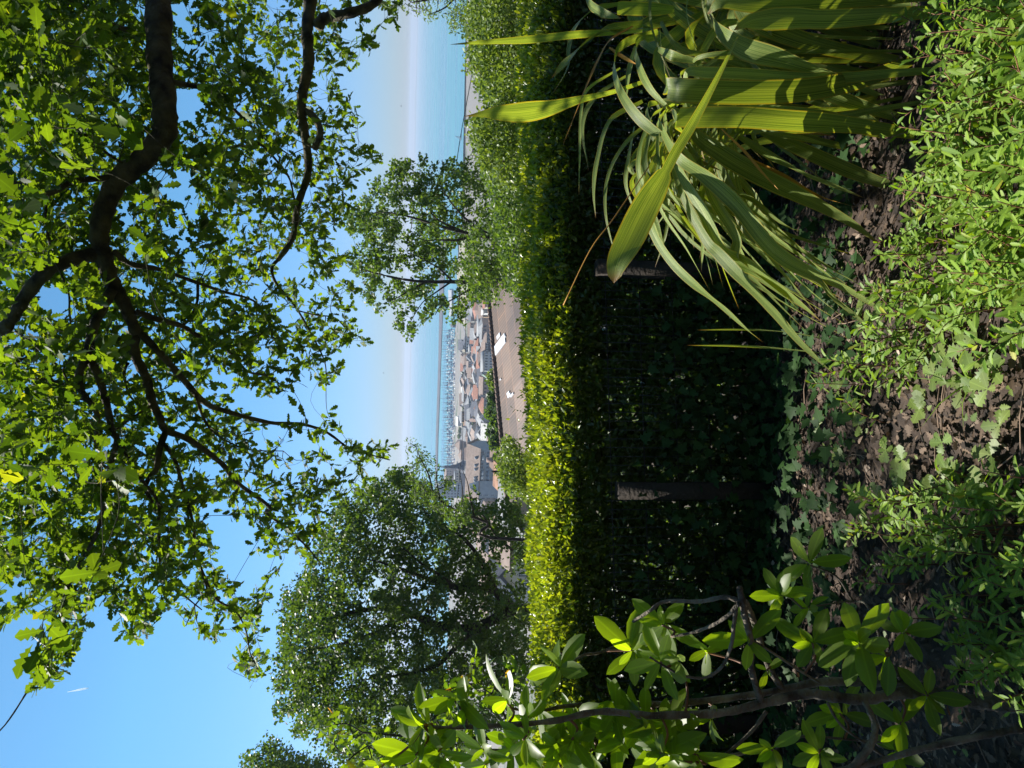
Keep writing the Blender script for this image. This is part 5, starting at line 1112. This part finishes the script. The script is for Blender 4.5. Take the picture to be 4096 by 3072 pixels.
stem([q5(540, 600, 1.72), q5(440, 575, 1.75), q5(300, 600, 1.8), q5(90, 600, 1.85), q5(0, 655, 1.85), q5(-100, 720, 1.9)], .008, .005)
stem([q5(530, 610, 1.72), q5(440, 700, 1.75), q5(300, 770, 1.8), q5(130, 810, 1.85)], .007, .004)
stem([q5(510, 640, 1.73), q5(495, 750, 1.73), q5(480, 860, 1.75), q5(430, 980, 1.78), q5(330, 1050, 1.8), q5(200, 1040, 1.8), q5(80, 980, 1.8), q5(0, 930, 1.8)], .007, .003)
stem([q5(780, 1115, 2.), q5(700, 980, 1.95), q5(640, 800, 1.85), q5(600, 680, 1.8), q5(560, 600, 1.75)], .012, .010)
stem([q5(580, 830, 1.8), q5(640, 850, 1.8), q5(750, 920, 1.85), q5(870, 1000, 1.9), q5(1000, 1080, 1.95)], .004, .005, 6)
stem([q5(1480, 1060, 1.95), q5(1400, 940, 1.9), q5(1330, 880, 1.85), q5(1240, 840, 1.8)], .01, .004, 7)
stem([q5(1400, 940, 1.9), q5(1430, 880, 1.9), q5(1500, 790, 1.9)], .005, .003, 6)
stem([q5(690, 1250, 1.9), q5(600, 1370, 1.9), q5(450, 1500, 1.9), q5(330, 1560, 1.9)], .007, .003, 6)
stem([q5(1050, 1200, 1.95), q5(1130, 1330, 1.95), q5(1300, 1460, 1.95), q5(1450, 1560, 1.95)], .006, .004, 6)
stem([q5(360, 1530, 1.95), q5(700, 1470, 1.95), q5(900, 1400, 2.), q5(1200, 1420, 2.), q5(1450, 1440, 2.)], .006, .004, 6)
stem([q4(1700, 1460, 2.), q4(1300, 1540, 2.), q4(1050, 1550, 2.), q4(980, 1540, 2.)], .007, .004, 6)
stem([q4(1990, 840, 2.1), q4(1820, 900, 2.1), q4(1700, 945, 2.05), q4(1600, 960, 2.), q4(1520, 1010, 2.), q4(1440, 1040, 1.95)], .007, .003, 6)
stem([q4(880, 1400, 1.9), q4(860, 1330, 1.88), q4(800, 1240, 1.85)], .005, .003, 6)
stem([q5(900, 640, 2.), q5(830, 580, 2.), q5(770, 560, 2.)], .004, .003, 6); stem([q5(1200, 600, 2.1), q5(1100, 450, 2.1), q5(930, 380, 2.1)], .005, .003, 6)
stem([q5(1400, 950, 1.95), q5(1300, 650, 2.), q5(1200, 600, 2.1), q5(900, 640, 2.)], .005, .003, 6)
rb.build('stems', m_rbark, RH, smooth=True)
def whorl(px, py, d, size, n=9, dead=False, tilt=None):
    c = np.array(at(px, py, d)); ax = np.array([rng.normal()*.3, -.75+rng.normal()*.3, .9]) if tilt is None else np.array(tilt, float)
    ax /= np.linalg.norm(ax); e1 = np.cross(ax, [1, .2, 0]); e1 /= np.linalg.norm(e1); e2 = np.cross(ax, e1)
    D = []; N_ = []; P_ = []; S_ = []; ph = rng.random()*6
    for i in range(n):
        a = ph+2.4*i+rng.normal()*.12; el = rng.uniform(-.35, .75) if i > 2 else rng.uniform(.5, 1.3)
        r = e1*math.cos(a)+e2*math.sin(a); D.append(r*math.cos(el)+ax*math.sin(el)); N_.append(ax*math.cos(el)-r*math.sin(el)+rng.normal(size=3)*.12); P_.append(c-ax*rng.uniform(0, .02)); S_.append(size*rng.uniform(.65, 1.12)*(1 if i > 2 else .7))
    leaves('leaf_whorl', RHOD, np.array(P_), np.array(D), np.array(N_), np.array(S_), m_rhod, RH, smooth=True)
    if len(rn):
        A = np.array(rn); k = int(np.linalg.norm(A-c, axis=1).argmin()); a = A[k]
        if np.linalg.norm(a-c) > .02:
            P2 = catmull([a, (a+c)/2+np.array([0, 0, -.02]), c], 4); MB().tube(P2, list(np.linspace(.004, .0028, len(P2))), 6).build('shoot', m_twig, RH, smooth=True)
for (x, y, d, s, n) in [(610, 1390, 1.88, .115, 9), (800, 1235, 1.85, .09, 7), (880, 1290, 1.85, .09, 6), (1120, 1250, 1.95, .1, 9), (1440, 1040, 1.95, .115, 8), (700, 1560, 1.9, .11, 10), (330, 1659, 1.9, .09, 6), (980, 1545, 1.95, .085, 8), (1900, 930, 2., .105, 10), (2075, 770, 2., .085, 7), (1780, 1320, 1.95, .09, 7), (1970, 1350, 1.95, .11, 9), (1800, 1460, 1.95, .09, 8), (2050, 1500, 1.95, .1, 8), (560, 1580, 1.9, .11, 8), (1640, 1560, 1.95, .09, 8), (1250, 1350, 1.95, .08, 7)]:
    whorl(1300+x*.646, 2000+y*.646, d, s*1.2, n)
for (x, y, d, s, n) in [(70, 740, 1.88, .08, 7), (60, 960, 1.85, .1, 8), (575, 830, 1.8, .09, 7), (765, 560, 2., .075, 10), (930, 380, 2.1, .11, 8), (930, 640, 2., .07, 8), (960, 845, 1.95, .09, 8), (1235, 835, 1.8, .12, 9), (1500, 790, 1.88, .095, 7), (1395, 930, 1.85, .13, 4), (1640, 1160, 1.85, .1, 6), (150, 950, 1.95, .08, 6), (330, 900, 1.95, .07, 6), (130, 1330, 1.95, .09, 8), (350, 1290, 1.95, .085, 7), (1000, 1500, 1.95, .09, 8), (250, 1500, 1.9, .1, 7), (720, 1480, 1.9, .09, 6), (1120, 1260, 2.05, .09, 8), (1450, 1500, 1.95, .09, 7), (60, 1500, 1.9, .1, 8), (690, 1010, 1.9, .06, 4), (1480, 1330, 1.9, .1, 6)]:
    whorl(2600+x*.676, 2000+y*.676, d, s*1.2, n)

for i in range(16): whorl(rng.uniform(1900, 2850), rng.uniform(2860, 3090), rng.uniform(1.85, 2.1), rng.uniform(.09, .13), 8)
def rhod_shade_mass():      # unseen foliage added left of the picture to shade the ground
    P_ = []; D_ = []; N_ = []; S_ = []
    mb = MB()
    for i in range(900):
        c = np.array([rng.uniform(-4.2, -1.7), rng.uniform(2.9, 5.0), rng.uniform(-1.3, 1.7)])
        if c[0] > -.57*c[1]-.12: continue
        vv = c-SUNNY; tt = (vv*np.array(sd)).sum(1); 
        if (np.linalg.norm(vv-tt[:, None]*np.array(sd), axis=1) < .2).any(): continue
        ax = norm(rng.normal(size=(1, 3))*.3+np.array([[0, -.1, 1]]))[0]; e1 = np.cross(ax, [1, .2, 0]); e1 /= np.linalg.norm(e1); e2 = np.cross(ax, e1)
        for k in range(9):
            a = 2.4*k; el = rng.uniform(-.3, .8); r = e1*math.cos(a)+e2*math.sin(a); P_.append(c); D_.append(r*math.cos(el)+ax*math.sin(el)); N_.append(ax*math.cos(el)-r*math.sin(el)); S_.append(rng.uniform(.08, .14))
        if i % 4 == 0: mb.tube(catmull([(-2.9, 3.6, gz(3.6)), (c[0]*.6-1.2, c[1]*.6+1.5, (c[2]-1.8)/2), tuple(c)], 4), list(np.linspace(.02, .005, 9)), 6)
    leaves('foliage', RHOD, np.array(P_), np.array(D_), np.array(N_), np.array(S_), m_rhod, RH); mb.build('back_stems', m_rbark, RH)
rhod_shade_mass()
# ------------------------------------------------------------------ young oak at the lower left, behind the rhododendron
yo = [(1300, 2850), (1360, 2800), (1420, 2900), (1500, 2960), (1600, 3000), (1640, 2900), (1900, 2640), (2010, 2610), (2080, 2680), (2070, 2800), (1950, 2850), (1850, 2960), (1850, 3072), (1400, 3072), (1330, 2960)]
tree('young_oak', 'young oak with yellow green and a few orange leaves in lower left corner', yo, 4.9, .3, 80, 7, .1, .07, m_young, [([(2200, 3050, 4.9), (2000, 2960, 4.9), (1700, 2950, 4.9), (1450, 2930, 4.9)], .02, .005), ([(2050, 2970, 4.9), (2000, 2800, 4.9), (1980, 2680, 4.9)], .01, .003), ([(1700, 2950, 4.9), (1500, 3040, 4.9)], .008, .003)], (2300, 3060, 4.9), nbr=120, tpl=OAK, wid=1., cat='young oak')

# ------------------------------------------------------------------ ground cover, seedlings, litter
def gzn(x, y): return np.interp(y, PY, PZ)
def herbs():
    P_ = []; D_ = []; N_ = []; S_ = []; mb = MB()
    def sprig(x, y, h, lean, s, n=None, dx=None):
        z = gz(y); a = rng.uniform(0, 6.28) if dx is None else dx
        b = np.array([x, y, z]); t = b+np.array([math.cos(a)*lean, math.sin(a)*lean, h]); m_ = (b+t)/2+np.array([0, 0, h*.2])
        C_ = catmull([b, m_, t], 6); mb.tube(C_, list(np.linspace(.0028, .0012, len(C_))), 4)
        n = n or int(9+h*34); 
        for i in range(n):
            u = .2+.8*i/(n-1); j = u*(len(C_)-1); k = min(int(j), len(C_)-2); p = C_[k]+(C_[k+1]-C_[k])*(j-k); T_ = C_[k+1]-C_[k]; T_ = T_/np.linalg.norm(T_)
            an = 2.4*i+rng.normal()*.3; e1 = np.cross(T_, [0.1, 1, .2]); e1 /= np.linalg.norm(e1); e2 = np.cross(T_, e1); r = e1*math.cos(an)+e2*math.sin(an)
            P_.append(p); D_.append(r+T_*(.45+.7*(u > .9))+rng.normal(size=3)*.12); N_.append(T_*.8+np.array([0, -.15, .6])-r*.2+rng.normal(size=3)*.15); S_.append(s*(1.15-.5*u)*rng.uniform(.7, 1.2))
    # dense patch, lower right (front right of the garden)
    reg = [(3420, 1420), (3560, 1380), (3640, 1250), (3600, 1000), (3700, 850), (3750, 600), (3800, 380), (3860, 200), (3900, 60), (3950, -80), (4500, -80), (4500, 1380), (4080, 1300), (3900, 1250), (3720, 1420), (3560, 1560)]
    q = np.array([3380, -80])+np.array([1120, 1700])*rng.random((1600, 2)); q = q[pip(q[:, 0], q[:, 1], reg)][:430]
    for px, py in q:
        g = ground_at(px+110, py); sprig(g.x, g.y, rng.uniform(.06, .33), rng.uniform(.02, .18), rng.uniform(.038, .07))
    # darker patch under the rhododendron, lower left
    reg = [(3420, 2000), (3500, 2180), (3520, 2350), (3650, 2300), (3800, 2500), (4050, 2750), (4500, 2900), (4500, 1950), (3900, 1900), (3600, 1900)]
    q = np.array([3380, 1880])+np.array([1120, 1100])*rng.random((1200, 2)); q = q[pip(q[:, 0], q[:, 1], reg)][:120]
    for px, py in q:
        g = ground_at(px+90, py); sprig(g.x, g.y, rng.uniform(.12, .26), rng.uniform(.02, .12), .055)
    for px, py in ((3440, 1500), (3560, 1440), (3500, 1700), (3420, 1540)): 
        g = ground_at(px+60, py); sprig(g.x, g.y, .2, .1, .045)
    n = len(P_)
    o = leaves('serrated_herbs', SERR, np.array(P_), np.array(D_), norm(np.array(N_)), np.array(S_), m_cover, origin=(1., 2.4, gz(2.4)))
    tag(o, 'dense light green herbs with narrow saw toothed leaves covering the near ground', 'ground cover', kind='stuff')
    s = mb.build('herb_stems', m_twig, origin=(1., 2.4, gz(2.4)), smooth=True); s.parent = o; s.matrix_parent_inverse = Matrix.Identity(4); s.location = (0, 0, 0); s.name = 'stems'
herbs()
def seedlings():
    P_ = []; D_ = []; N_ = []; S_ = []
    q = [(3745, 1600), (3760, 1640), (3850, 1500), (3960, 1560), (4030, 1480), (4040, 1460), (3830, 1770), (3900, 1560), (3990, 1400), (3520, 1700), (3480, 1640), (3800, 1950), (3900, 1880), (4000, 1950), (3650, 1900), (3450, 1560), (3350, 1700), (3600, 1800), (3720, 1840), (3500, 1220), (3560, 1280), (3600, 1200), (3900, 1430), (4060, 1700), (4020, 1820), (4080, 1560), (3420, 1830), (3560, 1980)]
    for px, py in q:
        g = ground_at(px, py); h = rng.uniform(.04, .11); c = np.array([g.x, g.y, g.z+h]); k = int(rng.integers(4, 7))
        for i in range(k):
            a = 2.4*i+rng.random(); P_.append(c); D_.append([math.cos(a), math.sin(a), .15]); N_.append([rng.normal()*.15, -.25, 1]); S_.append(rng.uniform(.035, .068))
    for i in range(520):       # small round weeds between the litter
        x = rng.uniform(-1.8, 2.4); y = rng.uniform(1.8, 3.15); P_.append([x, y, gzn(x, y)+rng.uniform(.02, .09)]); a = rng.random()*6.28; D_.append([math.cos(a), math.sin(a), .1]); N_.append([rng.normal()*.2, -.2, 1]); S_.append(rng.uniform(.015, .035))
    o = leaves('oak_seedlings', OAK, np.array(P_), np.array(D_), norm(np.array(N_)), np.array(S_), m_seed, origin=(0, 3, gz(3)), wid=rng.uniform(1, 1.5, len(P_)))
    tag(o, 'pale oak seedlings and small weeds sprouting between the fallen leaves', 'seedlings', kind='stuff')
seedlings()
def litter():
    n = 30000
    x = rng.uniform(-3.2, 3.2, n); y = rng.uniform(1.3, 4.6, n); z = gzn(x, y)+rng.uniform(.0, .03, n)+.025*np.sin(x*5.1+y*3)+.02*np.sin(x*11-y*8)
    pos = np.stack([x, y, z+.008], 1); N_ = norm(np.array([0, 0, 1.])+rng.normal(size=(n, 3))*.45); D_ = rng.normal(size=(n, 3))*[1, 1, .2]
    o = leaves('leaf_litter', OAK, pos, D_, N_, rng.uniform(.014, .05, n), m_litter, origin=(0, 3, gz(3)), wid=rng.uniform(.6, 1.2, n))
    tag(o, 'pale brown dead oak leaves lying over the dark soil', 'leaf litter', kind='stuff')
    mb = MB()
    for i in range(260):
        a = rng.uniform(-2.5, 2.8); b = rng.uniform(1.8, 4.2); c = rng.random()*6.28; L = rng.uniform(.05, .3)
        p = (a, b, gz(b)+.035); q = (a+math.cos(c)*L, b+math.sin(c)*L, gz(b+math.sin(c)*L)+.04); mb.tube([p, ((p[0]+q[0])/2+rng.normal()*.01, (p[1]+q[1])/2, (p[2]+q[2])/2+.01), q], .0025, 4)
    tag(mb.build('fallen_twigs', plain('dry_twig', (.2, .14, .1), .9, .3, 10)), 'thin dry twigs strewn among the dead leaves', 'twigs', kind='stuff')
litter()
def tuft(px, py, lab):
    g = ground_at(px, py); o = empty('grass_tuft', g, lab, 'grass tuft', 'grass tufts')
    V = []; L = []; T = []
    for i in range(9):
        a = rng.uniform(0, 6.28); l = rng.uniform(.12, .24); w = .006; b = np.array(g); d = np.array([math.cos(a), math.sin(a), 0])
        for t in (0, .35, .7, 1.):
            p = b+d*l*t*t*.8+np.array([0, 0, l*(t-.45*t*t)]); s = np.cross(d, [0, 0, 1])*w*(1-t*.93); V += [p-s, p+s]
        k = len(V)-8
        for j in range(3): L += [k+2*j, k+2*j+1, k+2*j+3, k+2*j+2]; T.append(4)
    mesh_obj('blades', V, L, T, m_cover, o)
tuft(3380, 1585, 'small dark grass tuft at foot of the hedge, left of the strap leaves'); tuft(3930, 1530, 'sunlit grass tuft among the oak seedlings')
# ------------------------------------------------------------------ sky contrail and air
def contrail():
    a, b = at(355, 2752, 2600.), at(270, 2768, 2600.)
    m, nt, N, L, P, O = newmat('contrail_ice'); P.inputs['Base Color'].default_value = (.95, .96, 1, 1); P.inputs['Roughness'].default_value = 1; t = N.new('ShaderNodeBsdfTranslucent'); t.inputs[0].default_value = (.95, .97, 1, 1)
    s = N.new('ShaderNodeMixShader'); s.inputs[0].default_value = .65; L.new(P.outputs[0], s.inputs[1]); L.new(t.outputs[0], s.inputs[2]); L.new(s.outputs[0], O.inputs[0])
    tag(MB().tube(catmull([a, (a*2+b)/3, (a+b*2)/3, b], 4), [1.2, 2.4, 3, 3.2, 3.2, 3, 3, 2.6, 2.2, 1.8, 1.2, 1, .4], 8).build('contrail', m), 'short white contrail in the open blue sky at lower left', 'contrail')
contrail()
def haze():
    mb = MB().box((0, 4600, -23.5), (13600, 9700, 81)); o = mb.build('haze', None)
    m = bpy.data.materials.new('air'); m.use_nodes = True; N = m.node_tree.nodes; N.remove(N['Principled BSDF'])
    v = N.new('ShaderNodeVolumePrincipled'); v.inputs['Color'].default_value = (.6, .7, .86, 1); v.inputs['Density'].default_value = .00022; v.inputs['Anisotropy'].default_value = .2
    m.node_tree.links.new(v.outputs[0], N['Material Output'].inputs['Volume']); o.data.materials.clear(); o.data.materials.append(m); tag(o, kind='stuff')
haze()
